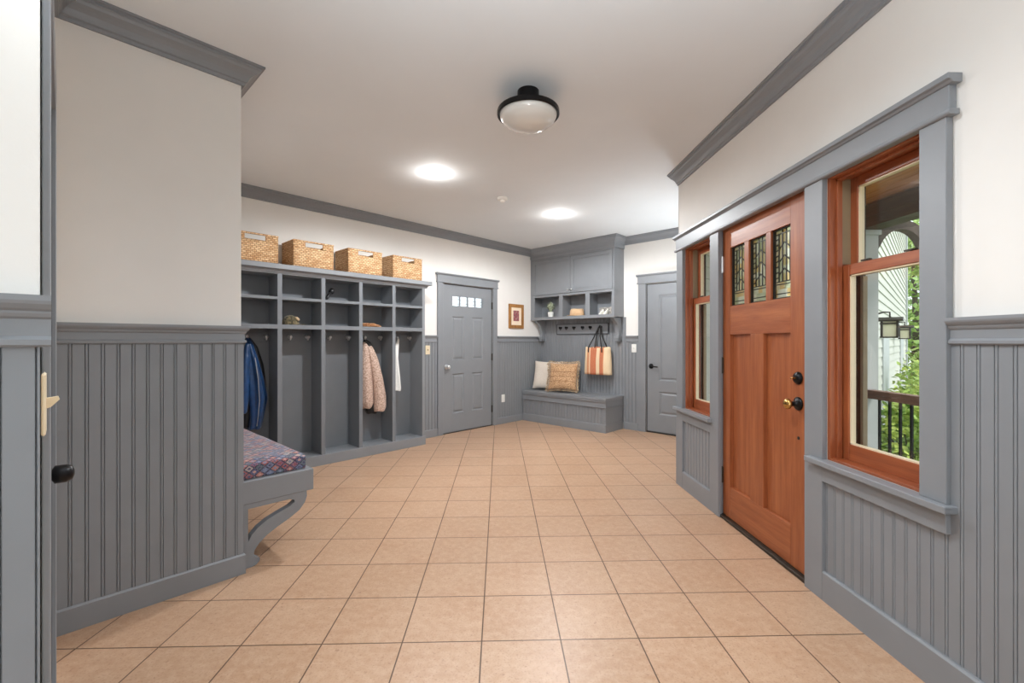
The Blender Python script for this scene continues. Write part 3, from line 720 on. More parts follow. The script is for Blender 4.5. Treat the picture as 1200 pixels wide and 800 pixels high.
def bracket(a0, a1):
    b = B(F2); n = 40
    def resample(P, n):
        P = [Vector(p) for p in P] + [Vector(P[0])]; L = [0]
        for x, y in zip(P, P[1:]): L.append(L[-1] + (y - x).length)
        r = []
        for i in range(n):
            s = L[-1] * i / n; j = max(k for k in range(len(L) - 1) if L[k] <= s); t = (s - L[j]) / max(1e-9, L[j + 1] - L[j]); r.append(P[j].lerp(P[j + 1], t))
        return r
    # frame: legs as outline minus cut-out, built as a strip between matching points
    from mathutils.geometry import tessellate_polygon
    polys = [[Vector((x, y, 0)) for x, y in OUT], [Vector((x, y, 0)) for x, y in INN]]
    flat = polys[0] + polys[1]; tris = tessellate_polygon(polys)
    A = [b.V((a0, p.x, p.y)) for p in flat]; C = [b.V((a1, p.x, p.y)) for p in flat]
    for t in tris: b.face([A[i] for i in t]); b.face([C[i] for i in t][::-1])
    for off, m in ((0, len(OUT)), (len(OUT), len(INN))):
        for i in range(m): j = (i + 1) % m; b.face([A[off + i], A[off + j], C[off + j], C[off + i]])
    return b.build('bracket_leg', 'grey', BN)
bracket(S0 + .004, S0 + .05); bracket(S1 - .06, S1 - .015)
# patterned cushion
b = B(F2); c0, c1, e0, e1, z0, z1 = S0 + .04, S1 - .005, .018, .372, .479, .575
nx, ny = 30, 10; rs = []
def cush(i, j, top):
    a = c0 + (c1 - c0) * i / nx; d = e0 + (e1 - e0) * j / ny
    fa = min(i, nx - i) / nx * (c1 - c0); fd = min(j, ny - j) / ny * (e1 - e0)
    e = min(fa, fd); dz = .018 * (1 - min(1, e / .03)) ** 2
    return (a, d, (z1 - dz + .004 * noise.noise((a * 5, d * 5, 0))) if top else z0)
T = [[b.V(cush(i, j, True)) for j in range(ny + 1)] for i in range(nx + 1)]; Bt = [[b.V(cush(i, j, False)) for j in range(ny + 1)] for i in range(nx + 1)]
for i in range(nx):
    for j in range(ny): b.face([T[i][j], T[i + 1][j], T[i + 1][j + 1], T[i][j + 1]]); b.face([Bt[i][j], Bt[i][j + 1], Bt[i + 1][j + 1], Bt[i + 1][j]])
    b.face([T[i][0], Bt[i][0], Bt[i + 1][0], T[i + 1][0]]); b.face([T[i][ny], T[i + 1][ny], Bt[i + 1][ny], Bt[i][ny]])
for j in range(ny):
    b.face([T[0][j], T[0][j + 1], Bt[0][j + 1], Bt[0][j]]); b.face([T[nx][j], Bt[nx][j], Bt[nx][j + 1], T[nx][j + 1]])
tag(b.build('bench_cushion', 'kilim', bev=.008), 'long kilim-patterned bench cushion in reds and blues on the alcove bench', 'cushion')

# ------------------------------------------------------------------ storage bench on the far wall
SB = thing('storage_bench', 'grey beadboard storage bench under the wall cabinet holding two pillows', 'bench', (4.0, .25, 0), F=FB)
s0, s1, sd = 3.245, 4.762, .487
b = B(FB); b.box(s0 - .012, s1, .012, sd + .018, .438, .474); b.build('bench_lid', 'grey', SB, bev=.004)
b = B(FB)
b.prism([(.03, .405), (sd + .004, .405), (sd + .012, .42), (sd + .012, .438), (.03, .438)], 'a', s0 - .006, s1)
b.box(s0, s1, sd - .014, sd, .345, .406); b.box(s0, s0 + .02, .03, sd - .014, .345, .406)
b.prism([(.03, .338), (sd + .006, .338), (sd + .008, .344), (sd + .006, .352), (.03, .352)], 'a', s0 - .006, s1); b.build('face_frame', 'grey', SB)
b = B(FB @ Matrix.Translation((0, sd - .022, 0))); b.bead(s0 + .012, s1, .1, .34, .014, .0525); b.build('front_panel', 'grey', SB)
b = B(FB); b.box(s0 + .004, s0 + .016, .03, sd - .01, .1, .345); b.build('side_panel', 'grey', SB)
b = B(FB); b.box(s0 - .004, s1, .03, sd + .004, 0, .106); b.prism([(.03, .106), (sd + .004, .106), (sd - .002, .114), (.03, .114)], 'a', s0 - .002, s1); b.build('bench_base', 'grey', SB)

# wall cabinet
CB = thing('wall_cabinet', 'grey wall cabinet with two doors above three open cubbies, below the ceiling', 'cabinet', (4.0, .12, 1.59), F=FB)
k0, k1, kd = 3.24, W3v - .004, .27
O = [(4.16 + .005, 4.69, 1.637, 1.952), (3.69, 4.09, 1.637, 1.952), (3.265, 3.625, 1.637, 1.952)]
O = [(4.205, 4.70), (3.72, 4.135), (3.282, 3.645)]
b = B(FB); b.box(k0, k1, .0, .012, 1.6, 2.62); b.build('back_panel', 'grey', CB)
b = B(FB); b.box(k0, k0 + .02, .012, kd - .02, 1.60, 2.62); b.build('side_panel', 'grey', CB)
b = B(FB); b.box(k1 - .02, k1, .012, kd - .02, 1.60, 2.62); b.build('side_panel', 'grey', CB)
for x in (3.6825, 4.17):
    b = B(FB); b.box(x - .01, x + .01, .012, kd - .02, 1.63, 1.96); b.build('divider', 'grey', CB)
b = B(FB); b.box(k0, k1, .012, kd - .02, 1.955, 1.975); b.box(k0, k1, .012, kd - .02, 2.56, 2.62); b.build('cabinet_shelf', 'grey', CB)
b = B(FB); b.box(k0 + .02, k1 - .02, .012, kd - .02, 1.60, 1.637); b.build('bottom_board', 'grey', CB, bev=.001)
b = B(FB)   # face frame
b.box(k0, k1, kd - .02, kd, 1.59, 1.637); b.box(k0, k1, kd - .02, kd, 1.952, 1.985); b.box(k0, k1, kd - .02, kd, 2.545, 2.63)
for x0, x1 in ((k0, 3.282), (3.645, 3.72), (4.135, 4.205), (4.70, k1)): b.box(x0, x1, kd - .02, kd - .0003, 1.637, 1.952)
for x0, x1 in ((k0, 3.262), (4.735, k1)): b.box(x0, x1, kd - .02, kd - .0003, 1.985, 2.545)
b.build('face_frame', 'grey', CB, bev=.001)
b = sweep([XY(FB, k1, kd), XY(FB, k0, kd), XY(FB, k0, 0)], CROWN)
sweep([XY(FB, k1, kd), XY(FB, k0, kd), XY(FB, k0, 0)], [(0, 2.575), (.008, 2.575), (.012, 2.59), (.012, 2.628), (0, 2.628)], b); b.build('cabinet_crown', 'grey', CB)
for i, (x0, x1) in enumerate(((3.266, 3.985), (3.99, 4.732))):
    dz0, dz1 = 1.99, 2.54; s = .055
    b = B(FB); b.box(x0, x1, kd - .018, kd + .006, dz0, dz0 + s); b.box(x0, x1, kd - .018, kd + .006, dz1 - s, dz1); b.box(x0, x0 + s, kd - .018, kd + .0058, dz0 + s, dz1 - s); b.box(x1 - s, x1, kd - .018, kd + .0058, dz0 + s, dz1 - s); b.box(x0 + s, x1 - s, kd - .016, kd - .004, dz0 + s, dz1 - s)
    dr = b.build('cabinet_door', 'grey', CB, bev=.0015)
    xk = (x1 - .03) if i == 0 else (x0 + .03)
    b = B(FB); b.lathe([(.004, kd + .006), (.010, kd + .006), (.007, kd + .016), (.013, kd + .024), (.014, kd + .03), (.006, kd + .035)], (xk, 0, 2.035), 1, 14); b.build('knob', 'chrome', dr, smooth=True)
CB_P = [(.012, 1.59), (.225, 1.59), (.225, 1.572), (.205, 1.556), (.165, 1.535), (.125, 1.495), (.100, 1.44), (.088, 1.385), (.085, 1.345), (.098, 1.338), (.098, 1.285), (.088, 1.268), (.012, 1.268)]
for x in (k0 + .035, k1 - .095):
    b = B(FB); b.prism(CB_P, 'a', x, x + .055)
    b.box(x - .008, x + .063, .012, .105, 1.296, 1.330); b.box(x - .006, x + .061, .012, .10, 1.256, 1.272)
    b.build('corbel', 'grey', CB, bev=.0015)
# plant
PL = thing('potted_plant', 'small grey-green potted plant in white pot on cabinet shelf', 'plant', (4.42, .20, 1.637), F=FB)
b = B(FB); b.lathe([(.03, 1.637), (.042, 1.638), (.048, 1.71), (.048, 1.715), (.043, 1.715), (.040, 1.70), (.01, 1.70)], (4.42, .20, 0), 2, 20); b.build('pot', 'ceramic', PL, smooth=False)
b = B(FB); random.seed(3)
for k in range(90):
    t = random.uniform(0, 2 * PI); sp = random.uniform(.1, 1.0); h = random.uniform(.08, .18) * (1.1 - .4 * sp)
    p = Vector((4.42, .2, 1.70)); e = Vector((4.42 + .13 * sp * math.cos(t), .2 + .06 * sp * math.sin(t), 1.71 + h)); m = p.lerp(e, .55) + Vector((0, 0, .03))
    sd_ = Vector((-math.sin(t), math.cos(t), .3)).normalized() * .013
    va = [b.V(p), b.V(m - sd_), b.V(e), b.V(m + sd_)]; b.face(va)
    sd_ = Vector((math.cos(t) * .3, math.sin(t) * .3, .3)).normalized() * .010
    va = [b.V(p), b.V(m - sd_), b.V(e), b.V(m + sd_)]; b.face(va)
b.build('foliage', 'plant', PL)
# sun hat
HT = thing('sun_hat', 'tan straw sun hat resting in the middle cabinet cubby', 'hat', (3.95, .15, 1.637), F=FB)
def oval(b, prof, c, sy):
    rs = [[(c[0] + r * math.cos(2 * PI * i / 28), c[1] + r * sy * math.sin(2 * PI * i / 28), z + (wv * math.sin(2 * 2 * PI * i / 28))) for i in range(28)] for r, z, wv in prof]; b.rings(rs)
b = B(FB); oval(b, [(.02, 1.640, 0), (.15, 1.640, .002), (.168, 1.645, .003), (.166, 1.650, .003), (.118, 1.652, 0)], (3.955, .145, 0), .72); b.build('hat_brim', 'straw', HT, smooth=True)
b = B(FB); oval(b, [(.118, 1.648, 0), (.120, 1.68, 0), (.116, 1.72, 0), (.104, 1.742, .002), (.075, 1.748, .003), (.03, 1.742, .003)], (3.955, .145, 0), .72); b.build('hat_crown', 'straw', HT, smooth=True)
# mottled box with white shoes in front
b = B(FB)
b.box(3.31, 3.56, .05, .062, 1.637, 1.745); b.box(3.31, 3.56, .13, .142, 1.637, 1.745); b.box(3.31, 3.322, .062, .13, 1.637, 1.745); b.box(3.548, 3.56, .062, .13, 1.637, 1.745); b.box(3.31, 3.56, .05, .142, 1.637, 1.648)
tag(b.build('storage_box', 'stone', bev=.004), 'mottled grey open box at the back of the right cabinet cubby', 'box')
def shoe(a, lab):
    r = thing('small_shoe', lab, 'shoe', (a, .20, 1.637), 'white shoes in the cabinet', FB)
    b = B(FB); rs = []
    for i in range(9):
        t = i / 8; d = .155 + .09 * t; w = .030 * math.sin(PI * (.18 + .68 * t)) ** .5; h = .012 + .066 * (1 - t) ** .8 * (.55 + .45 * math.cos(t * 2))
        rs.append([(a + w * math.cos(2 * PI * k / 14), d, 1.645 + max(0, math.sin(2 * PI * k / 14)) * h + min(0, math.sin(2 * PI * k / 14)) * .003) for k in range(14)])
    b.rings(rs); b.build('shoe_upper', 'whitew', r, smooth=True)
    b = B(FB); b.prism([(a + .031 * math.cos(2 * PI * k / 16), .2 + .047 * math.sin(2 * PI * k / 16)) for k in range(16)], 'z', 1.637, 1.646); b.build('shoe_sole', 'whitew', r)
    return r
sh = shoe(3.49, 'small white shoe in the right cabinet cubby, left of the pair')
c = dup(sh, fdir(FB, -.075)); c['label'] = 'small white shoe in the right cabinet cubby, right of the pair'
# hook rail
HR = thing('hook_rail', 'grey hook rail with six black hooks on beadboard below the wall cabinet', 'hook rail', (3.95, .015, 1.37), F=FB)
b = B(FB); b.box(3.485, 4.43, .011, .027, 1.37, 1.52); b.build('rail_board', 'grey', HR, bev=.003)
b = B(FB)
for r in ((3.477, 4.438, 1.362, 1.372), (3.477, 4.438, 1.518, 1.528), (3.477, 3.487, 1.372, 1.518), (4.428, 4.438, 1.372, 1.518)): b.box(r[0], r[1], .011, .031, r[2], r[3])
b.build('rail_edge', 'charcoal', HR)  # darker strips around the edges of the rail board
hv = [4.345, 4.227, 4.08, 3.92, 3.781, 3.60]; h0 = None
for a in hv:
    if h0 is None:
        b = B(FB); z = 1.468; b.lathe([(.006, .027), (.017, .027), (.017, .031), (.007, .034), (.007, .055), (.016, .062), (.019, .07), (.014, .078), (.004, .08)], (a, 0, z), 1, 14)
        b.tube([(a, .03, z - .012), (a, .045, z - .03), (a, .06, z - .03), (a, .066, z - .018)], [.005, .005, .005, .007], 8); h0 = b.build('coat_hook', 'black_metal', HR, smooth=True)
    else:
        c = h0.copy(); COL.objects.link(c); c.location = fdir(FB, a - hv[0]); c.parent = HR
# tote bag
TA = 3.60
TB = thing('tote_bag', 'cream and rust striped tote bag with black handles hanging from hook rail', 'bag', (TA, .115, .77), F=FB)
b = B(FB); rs = []
for i in range(13):
    t = i / 12; z = .765 + .40 * t + 0.0; w = .218 - .012 * t; dp = .070 - .02 * t + .012 * math.sin(PI * t)
    ring = []
    for k in range(40):
        th = 2 * PI * k / 40; cx, cy = math.cos(th), math.sin(th)
        e = lambda c, p: math.copysign(abs(c) ** p, c)
        ring.append((TA + w * e(cx, .45) + .004 * math.sin(5 * th + 3 * t), .115 + dp * e(cy, .7) + .006 * math.sin(6 * cx * 3 + 4 * t) * t, z + .008 * math.sin(3 * th) * t))
    rs.append(ring)
rim = [[(TA + (x - TA) * .96, .115 + (y - .115) * .8, z - .002) for x, y, z in rs[-1]], [(TA + (x - TA) * .93, .115 + (y - .115) * .6, z - .12) for x, y, z in rs[-1]]]
b.rings(rs + rim); b.build('bag_body', 'tote', TB, smooth=True)
for d, ws in ((.168, (.13, .10)), (.070, (.085, .13))):
    b = B(FB); l, r = TA + ws[0], TA - ws[1]; dd = .095 if d > .1 else .085
    b.tube([(l, d + .006, 1.09), (l - .004, d + .006, 1.165), (TA + .05, (d + dd) / 2, 1.33), (TA + .02, dd - .02, 1.455), (TA, dd - .025, 1.488), (TA - .02, dd - .02, 1.455), (TA - .045, (d + dd) / 2, 1.33), (r + .004, d + .006, 1.165), (r, d + .006, 1.09)], .009, 8)
    b.build('bag_handle', 'black_cloth', TB, smooth=True)
# pillows on the bench
def pillow(name, label, mat, cx, cd, w, h, ang, lean, roll, zb=.476, th=.075, fringe=None):
    n = 22
    Rm = Matrix.Translation((cx, cd, zb)) @ Matrix.Rotation(ang, 4, 'Z') @ Matrix.Rotation(lean, 4, 'X') @ Matrix.Rotation(roll, 4, 'Y')
    r = thing(name, label, 'pillow', (cx, cd, zb), F=FB)
    b = B(FB @ Rm)
    def P(i, j, s):
        x, y = i / n * 2 - 1, j / n * 2 - 1
        px_, py_ = x * w / 2 * (1 - .07 * (1 - y * y)), (y * .5 * (1 - .09 * (1 - x * x)) + .5) * h
        t = ((1 - x ** 4) * (1 - y ** 4)) ** .6 * th
        return (px_, s * t * (1 + .06 * noise.noise((x * 2, y * 2, cx))), py_)
    V = {}
    for i in range(n + 1):
        for j in range(n + 1):
            V[i, j, 1] = b.V(P(i, j, 1)); V[i, j, -1] = V[i, j, 1] if (i in (0, n) or j in (0, n)) else b.V(P(i, j, -1))
    for i in range(n):
        for j in range(n):
            for s in (1, -1): b.face([V[i, j, s], V[i + 1, j, s], V[i + 1, j + 1, s], V[i, j + 1, s]])
    sub(b.build('pillow_cover', mat, r, smooth=True))
    if fringe:
        b = B(FB @ Rm); rnd = random.Random(5)
        for e in range(4):
            for k in range(34):
                t = k / 33 * n; i, j = {0: (t, 0), 1: (n, t), 2: (t, n), 3: (0, t)}[e]
                x, y, z = P(i, j, 0); o = {0: (0, -1), 1: (1, 0), 2: (0, 1), 3: (-1, 0)}[e]; L = rnd.uniform(.02, .038)
                if e == 0: L *= .4
                b.tube([(x, 0, z), (x + o[0] * L * .6, rnd.uniform(-.012, .012), z + o[1] * L * .6), (x + o[0] * L + rnd.uniform(-.01, .01), rnd.uniform(-.02, .02), z + o[1] * L - .006)], [.006, .006, .004], 5)
        b.build('pillow_fringe', fringe, r)
        b = B(FB @ Rm)
        for f in (.30, .47, .64):
            pts = []
            for i in range(1, n):
                x, y, z = P(i, f * n, 1); pts.append((x, y + .001, z))
            b.tube(pts, .0028, 5)
        b.build('stitch_line', 'tan_dark', r)
    return r
pillow('throw_pillow', 'plain cream linen pillow standing on the storage bench against the corner', 'linen', 4.485, .235, .50, .48, .30, .26, 0, .480)
pillow('throw_pillow', 'tan fringed pillow with stitched stripes on storage bench in front of cream pillow', 'tan_fabric', 4.10, .335, .47, .45, .36, .28, 0, .498, .08, 'fringe')

# ------------------------------------------------------------------ wall-mounted small things
PF = thing('picture_frame', 'small wooden framed red print hanging on the white wall beside grey door', 'picture', (5.15, .012, 1.455), F=F3)
f0, f1, g0, g1 = 4.975, 5.315, 1.455, 1.835; s = .052
b = B(F3)
for r in ((f0, f1, g0, g0 + s), (f0, f1, g1 - s, g1), (f0, f0 + s, g0 + s, g1 - s), (f1 - s, f1, g0 + s, g1 - s)): b.box(r[0], r[1], .001, .024, r[2], r[3])
b.build('frame', 'frame_wood', PF, bev=.004)
b = B(F3); b.box(f0 + s, f1 - s, .003, .010, g0 + s, g1 - s); b.build('mat_board', 'mat_board', PF)
b = B(F3); b.box(f0 + .105, f1 - .105, .010, .0115, g0 + .115, g1 - .10); b.build('print', 'print', PF)
def plate(name, label, F, a, z, d, mat, kind, toggles=1):
    r = thing(name, label, kind, (a, d, z - .058), F=F)
    b = B(F); b.box(a - .036, a + .036, d, d + .006, z - .058, z + .058); b.build('cover_plate', mat, r, bev=.003)
    if kind == 'light switch':
        b = B(F); b.prism([(d + .006, z - .010), (d + .012, z - .008), (d + .024, z + .006), (d + .022, z + .012), (d + .006, z + .010)], 'a', a - .005, a + .005); b.build('toggle', mat, r)
    else:
        for dz in (-.02, .02):
            b = B(F); b.lathe([(.004, d + .006), (.0165, d + .006), (.0155, d + .0085), (.004, d + .0085)], (a, 0, z + dz), 1, 16); b.build('socket', mat, r)
    return r
plate('light_switch', 'ivory light switch on the grey wainscot between lockers and grey door', F3, 3.455, 1.14, .011, 'ivory', 'light switch')
plate('light_switch', 'white light switch on beadboard beside the far-right grey door', FB, 3.075, 1.155, .011, 'white_plastic', 'light switch')
plate('light_switch', 'cream light switch seen edge-on at the near left wall end', F0, 1.226, 1.133, .001, 'ivory', 'light switch')
plate('wall_outlet', 'white wall outlet low on beadboard between grey door and storage bench', F3, 4.85, .385, .011, 'white_plastic', 'outlet')

# ------------------------------------------------------------------ ceiling lights
cx, cy = .17, 2.64
CL = thing('ceiling_light', 'round semi-flush ceiling light with black rim and white glass bowl', 'ceiling light', (cx, cy, CZ))
b = B(); b.lathe([(.03, CZ), (.064, CZ), (.064, CZ - .05), (.056, CZ - .056), (.056, CZ - .10), (.02, CZ - .10)], (cx, cy, 0), 2, 32); b.build('canopy', 'black_metal', CL)
b = B(); b.lathe([(.03, CZ - .098), (.16, CZ - .106), (.182, CZ - .116), (.184, CZ - .122), (.184, CZ - .142), (.178, CZ - .146), (.170, CZ - .142), (.170, CZ - .125), (.03, CZ - .112)], (cx, cy, 0), 2, 48, cap=False); b.build('rim', 'black_metal', CL, smooth=False)
b = B(); b.lathe([(.170, CZ - .128)] + [(.170 * math.cos(t * PI / 20), CZ - .138 - .085 * math.sin(t * PI / 20)) for t in range(0, 10)] + [(.006, CZ - .224)], (cx, cy, 0), 2, 48); b.build('glass_bowl', 'opal', CL, smooth=True)
CANS = [(-.565, 3.94), (.682, 5.178)]
def can(x, y, lab):
    r = thing('recessed_light', lab, 'ceiling light', (x, y, CZ), 'recessed ceiling lights')
    b = B(); b.lathe([(.062, CZ - .001), (.064, CZ - .006), (.088, CZ - .004), (.090, CZ), (.062, CZ)], (x, y, 0), 2, 32, cap=False); b.build('trim_ring', 'white_plastic', r)
    b = B(); b.lathe([(.004, CZ - .0035), (.062, CZ - .0035), (.062, CZ - .001), (.004, CZ - .001)], (x, y, 0), 2, 32); b.build('lens', 'lampglow', r)
    return r
can(*CANS[0], 'lit recessed ceiling light nearer the lockers, left of the two'); can(*CANS[1], 'lit recessed ceiling light nearer the wall cabinet, right of the two')
SD = thing('smoke_detector', 'small white smoke detector on the ceiling between two recessed lights', 'smoke detector', (.03, 4.6, CZ))
b = B(); b.lathe([(.01, CZ), (.055, CZ), (.055, CZ - .012), (.045, CZ - .022), (.008, CZ - .024)], (.03, 4.6, 0), 2, 24); b.build('detector_base', 'white_plastic', SD)
b = B(); b.lathe([(.02, CZ - .022), (.026, CZ - .028), (.022, CZ - .044), (.006, CZ - .048)], (.03, 4.6, 0), 2, 20); b.build('detector_head', 'white_plastic', SD)

# ------------------------------------------------------------------ porch and outdoors
b = B(); b.box(1.73, 3.36, -2.6, 4.0, -.14, -.02); struct(b.build('porch_floor', 'deck'))
b = B()
for k in range(19):
    x = 1.74 + k * .098; b.box(x, x + .093, -2.6, 4.15, 2.42, 2.44)
b.box(1.73, 3.62, -2.6, 4.15, 2.44, 2.62); struct(b.build('porch_ceiling', 'cedar'))
b = B(); b.box(3.11, 3.29, -2.6, 3.95, 2.215, 2.40); b.box(3.10, 3.30, -2.6, 3.96, 2.30, 2.315); struct(b.build('porch_beam', 'darkwood'))
def pcol(x0, lab):
    r = thing('porch_column', lab, 'column', (x0 + .08, 3.85, -.02), 'porch columns')
    b = B(); b.box(x0, x0 + .16, 3.77, 3.93, -.02, 2.215); b.build('shaft', 'porch_grey', r, bev=.004)
    b = B(); b.box(x0 - .015, x0 + .175, 3.755, 3.945, 2.17, 2.214); b.build('capital', 'porch_grey', r, bev=.003)
    b = B(); b.box(x0 - .015, x0 + .175, 3.755, 3.945, -.02, .12); b.build('column_base', 'porch_grey', r, bev=.003)
    return r
pcol(3.12, 'grey square porch column outside the window')
arch = [(3.28, 2.30), (3.80, 2.30), (3.82, 2.0), (3.745, 1.96)]
inn = [(3.525 + .215 * math.cos(t * PI / 14), 1.98 + .255 * math.sin(t * PI / 14)) for t in range(0, 13)] + [(3.30, 2.04), (3.28, 2.04)]
out = [(3.28, 2.33), (3.42, 2.33)] + [(3.535 + .275 * math.cos(t * PI / 16), 1.98 + .335 * math.sin(t * PI / 16)) for t in range(9, -1, -1)]
b = B(); b.prism(out + inn, 'd', 3.81, 3.89); tag(b.build('arched_brace', 'darkwood'), 'dark brown arched timber brace beside the porch column outside', 'timber brace')
RL = thing('porch_railing', 'brown porch railing with dark balusters outside the window', 'railing', (3.2, 2.4, -.02))
b = B(); b.box(3.155, 3.245, .2, 3.77, .795, .835); b.box(3.175, 3.225, .2, 3.77, .76, .795); b.build('top_rail', 'railwood', RL, bev=.006)
b = B(); b.box(3.175, 3.225, .2, 3.77, .06, .10); b.build('bottom_rail', 'railwood', RL, bev=.004)
bal = None; y = 3.67
while y > 2.75:
    if bal is None: b = B(); b.box(3.192, 3.208, y - .008, y + .008, .10, .76); bal = b.build('baluster', 'black_metal', RL); y0 = y
    else:
        c = bal.copy(); COL.objects.link(c); c.location = (0, y - y0, 0); c.parent = RL
    y -= .0975
# house wing with lap siding
def siding(name, F, a0, a1, z0, z1, lap=.105):
    b = B(F); z = z0
    while z < z1:
        h = min(lap, z1 - z); b.prism([(-.02, z), (.019, z), (.019, z + .009), (.004, z + h), (-.02, z + h)], 'a', a0, a1); z += lap
    b.box(a0, a1, -.12, -.02, z0, z1)
    return struct(b.build(name, 'siding'))
FS1 = frame(UV(0, 1.47), (q, q), (q, -q)); siding('wall_wing_near', FS1, 3.99, 7.0, -.4, 3.2)
FS2 = frame(UV(0, .64), (q, q), (q, -q)); siding('wall_wing_far', FS2, 5.35, 18.5, -.5, 5.4, .15)
b = B(FS2)
for u0, u1 in ((9.6, 10.9), (14.9, 16.4)): b.box(u0, u1, 0, .035, -.5, 1.33)
b.box(18.2, 18.52, 0, .05, -.5, 5.4); struct(b.build('trim_23', 'porch_grey'))
b = B(FS2); b.box(5.35, 18.6, -.5, .45, 5.4, 5.5); struct(b.build('wing_eave', 'darkwood'))
def lantern(u, lab):
    z = 1.44; F = FS2
    r = thing('wall_lantern', lab, 'lantern', (u, .05, z - .2), 'outdoor wall lanterns', F)
    b = B(F); b.box(u - .06, u + .06, .016, .05, z - .02, z + .24); b.tube([(u, .05, z + .20), (u, .12, z + .225), (u, .19, z + .22), (u, .19, z + .14)], .011, 8); b.build('bracket', 'bronze', r)
    b = B(F); w = .105; c = .19
    b.prism([(u - w - .05, z + .095), (u + w + .05, z + .095), (u + w + .05, z + .11), (u + .05, z + .15), (u - .05, z + .15), (u - w - .05, z + .11)], 'd', c - w - .04, c + w + .04); b.build('lantern_roof', 'bronze', r)
    b = B(F)
    for sx in (-1, 1):
        for sy in (-1, 1): b.box(u + sx * w - .012, u + sx * w + .012, c + sy * (w - .02) - .012, c + sy * (w - .02) + .012, z - .13, z + .095)
    for zz in (z - .14, z + .05): b.box(u - w - .01, u + w + .01, c + w - .028, c + w - .008, zz, zz + .018); b.box(u - w - .01, u + w + .01, c - w + .008, c - w + .028, zz, zz + .018); b.box(u - w - .01, u - w + .01, c - w, c + w - .02, zz, zz + .018); b.box(u + w - .01, u + w + .01, c - w, c + w - .02, zz, zz + .018)
    for x in (-.05, .05): b.box(u + x - .006, u + x + .006, c + w - .028, c + w - .01, z - .13, z + .095)
    b.build('lantern_frame', 'bronze', r)
    b = B(F); b.box(u - w + .014, u + w - .014, c - w + .036, c + w - .034, z - .13, z + .09); b.build('lantern_glass', 'lantern_glass', r)
    return r
lantern(8.2, 'bronze wall lantern on the siding outside, nearer and larger of two'); lantern(12.6, 'bronze wall lantern on the siding outside, farther and smaller of two')
b = B(); b.box(1.73, 26, -14, 26, -.55, -.5); struct(b.build('ground', 'grass'))
def leaves(b, c, rad, n, size, rnd):
    for _ in range(n):
        d = Vector((rnd.gauss(0, 1), rnd.gauss(0, 1), rnd.gauss(0, 1))).normalized() * rnd.uniform(.35, 1) ** .6
        p = Vector((c[0] + d.x * rad[0], c[1] + d.y * rad[1], c[2] + d.z * rad[2]))
        a = Vector((rnd.gauss(0, 1), rnd.gauss(0, 1), rnd.gauss(0, .6))).normalized(); e = a.cross(Vector((rnd.gauss(0, 1), rnd.gauss(0, 1), 1))).normalized()
        s = size * rnd.uniform(.6, 1.3); m = p + a * s * .5
        b.face([b.V(p), b.V(m + e * s * .3 + Vector((0, 0, .1 * s))), b.V(p + a * s), b.V(m - e * s * .3)])
rnd = random.Random(11)
SHL = ['leafy bright green shrub beyond the porch railing, nearest the siding', 'leafy yellow-green shrub below the nearer lantern, second along the siding', 'tall leafy green shrub farther along the siding outside']
for (u, v, h, rad), lab in zip(((6.7, .15, .5, .36), (8.1, .10, .6, .42), (10.2, .02, .95, .5)), SHL):
    x, y = UV(u, v); r = thing('garden_shrub', lab, 'shrub', (x, y, -.5), 'shrubs beyond the porch')
    b = B(); leaves(b, (x, y, h * .35), (rad, rad, h * .95), 1500, .085, rnd); b.build('foliage', 'leaf', r)
    b = B()
    for k in range(7): t = k * .9; b.tube([(x, y, -.5), (x + .1 * math.cos(t), y + .1 * math.sin(t), -.1), (x + .26 * math.cos(t), y + .26 * math.sin(t), h * .5)], [.012, .01, .005], 5)
    b.build('stem', 'bark', r)
TRL = ['green leafy tree beyond the end of the siding wall, nearest of the trees', 'green leafy tree behind the nearest tree, right of the siding', 'green leafy tree seen past the window edge, farthest right']
for (x, y, h), lab in zip(((17.0, 17.8, 6.5), (22, 22.2, 9)), TRL):
    r = thing('leafy_tree', lab, 'tree', (x, y, -.5), 'trees beyond the wing')
    b = B(); b.tube([(x, y, -.5), (x + .05, y, h * .3), (x, y + .1, h * .75)], [.14, .11, .05], 8); b.build('trunk', 'bark', r)
    b = B(); leaves(b, (x, y, h * .45), (1.6, 1.6, h * .55), 2600, .30, rnd); b.build('foliage', 'leaf2', r)

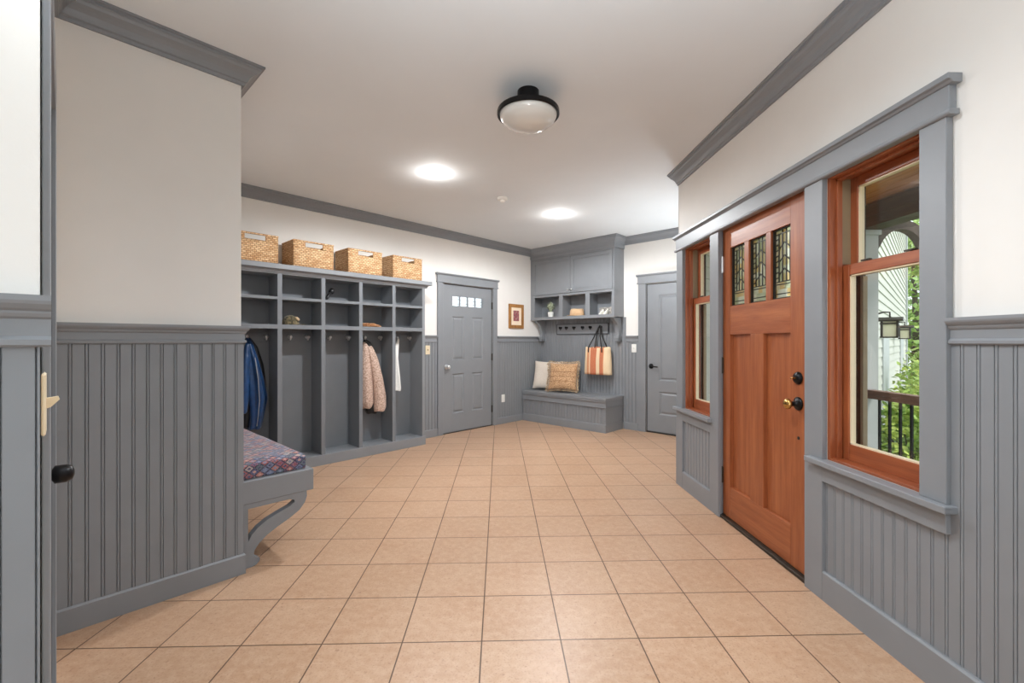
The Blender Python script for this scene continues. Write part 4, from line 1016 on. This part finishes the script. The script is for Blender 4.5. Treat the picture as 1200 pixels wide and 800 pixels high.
# ------------------------------------------------------------------ light
def spot(x, y, e, size=150, col=(1, .93, .84), rad=.06, z=CZ - .012, blend=.35):
    l = bpy.data.lights.new('spot_lamp', 'SPOT'); l.energy = e; l.spot_size = math.radians(size); l.spot_blend = blend; l.color = col; l.shadow_soft_size = rad
    o = bpy.data.objects.new('spot_lamp', l); COL.objects.link(o); o.location = (x, y, z); return o
def point(x, y, z, e, col, rad=.06):
    l = bpy.data.lights.new('lamp', 'POINT'); l.energy = e; l.color = col; l.shadow_soft_size = rad
    o = bpy.data.objects.new('lamp', l); COL.objects.link(o); o.location = (x, y, z); return o
for x, y in CANS: point(x, y, CZ - .06, 3.2, (1, .98, .96), .055); spot(x, y, 125, 174, (.95, .975, 1))
spot(.4, 1.7, 100, 150, (.90, .955, 1), blend=.9)  # unseen ceiling spot added to brighten the left wall
def uplight(x, y, z, e, col=(.85, .935, 1)):
    o = spot(x, y, e, 145, col, .12, z, 1.); o.data.name = 'fill_uplight'; o.rotation_euler = (PI, 0, 0); return o
uplight(.1, .4, 1.35, 120); uplight(.2, -1.5, 1.6, 80); uplight(2.25, 4.95, 1.1, 55)  # unseen uplights without fittings, added as fill to brighten the ceiling
sun = bpy.data.lights.new('sun', 'SUN'); sun.energy = 1.6; sun.angle = math.radians(8); sun.color = (1, .96, .9)
so = bpy.data.objects.new('sun', sun); COL.objects.link(so); so.rotation_euler = Vector((.45, -.55, 1)).to_track_quat('Z', 'Y').to_euler()
w = bpy.data.worlds.new('sky'); sc.world = w; w.use_nodes = True; nt = w.node_tree
bg = nt.nodes['Background']; bg.inputs[0].default_value = (.86, .93, 1, 1); bg.inputs[1].default_value = 1.6
def area(loc, target, sx, sy, e, col):
    l = bpy.data.lights.new('back_fill', 'AREA'); l.shape = 'RECTANGLE'; l.size = sx; l.size_y = sy; l.energy = e; l.color = col
    o = bpy.data.objects.new('back_fill', l); COL.objects.link(o); o.location = loc
    o.rotation_euler = (Vector(loc) - Vector(target)).to_track_quat('Z', 'Y').to_euler(); return o
# unseen fill lamp added behind the camera, standing in for window light
area((-.4, -2.5, 1.3), (.1, 1.5, 2.6), 2.9, 1.9, 20, (.92, .96, 1))

# ------------------------------------------------------------------ camera
cam = bpy.data.cameras.new('camera'); cam.sensor_width = 36; cam.lens = 36 * 523 / 1200; cam.clip_start = .01
co = bpy.data.objects.new('camera', cam); COL.objects.link(co); co.location = (0, 0, 1.25); co.rotation_euler = (PI / 2, 0, -.028)
sc.camera = co
vs = sc.view_settings; vs.view_transform = 'Standard'; vs.look = 'None'; vs.gamma = 1; vs.use_curve_mapping = False; vs.exposure = .5
sc.cycles.diffuse_bounces = 8; sc.cycles.max_bounces = 14; sc.cycles.transparent_max_bounces = 24
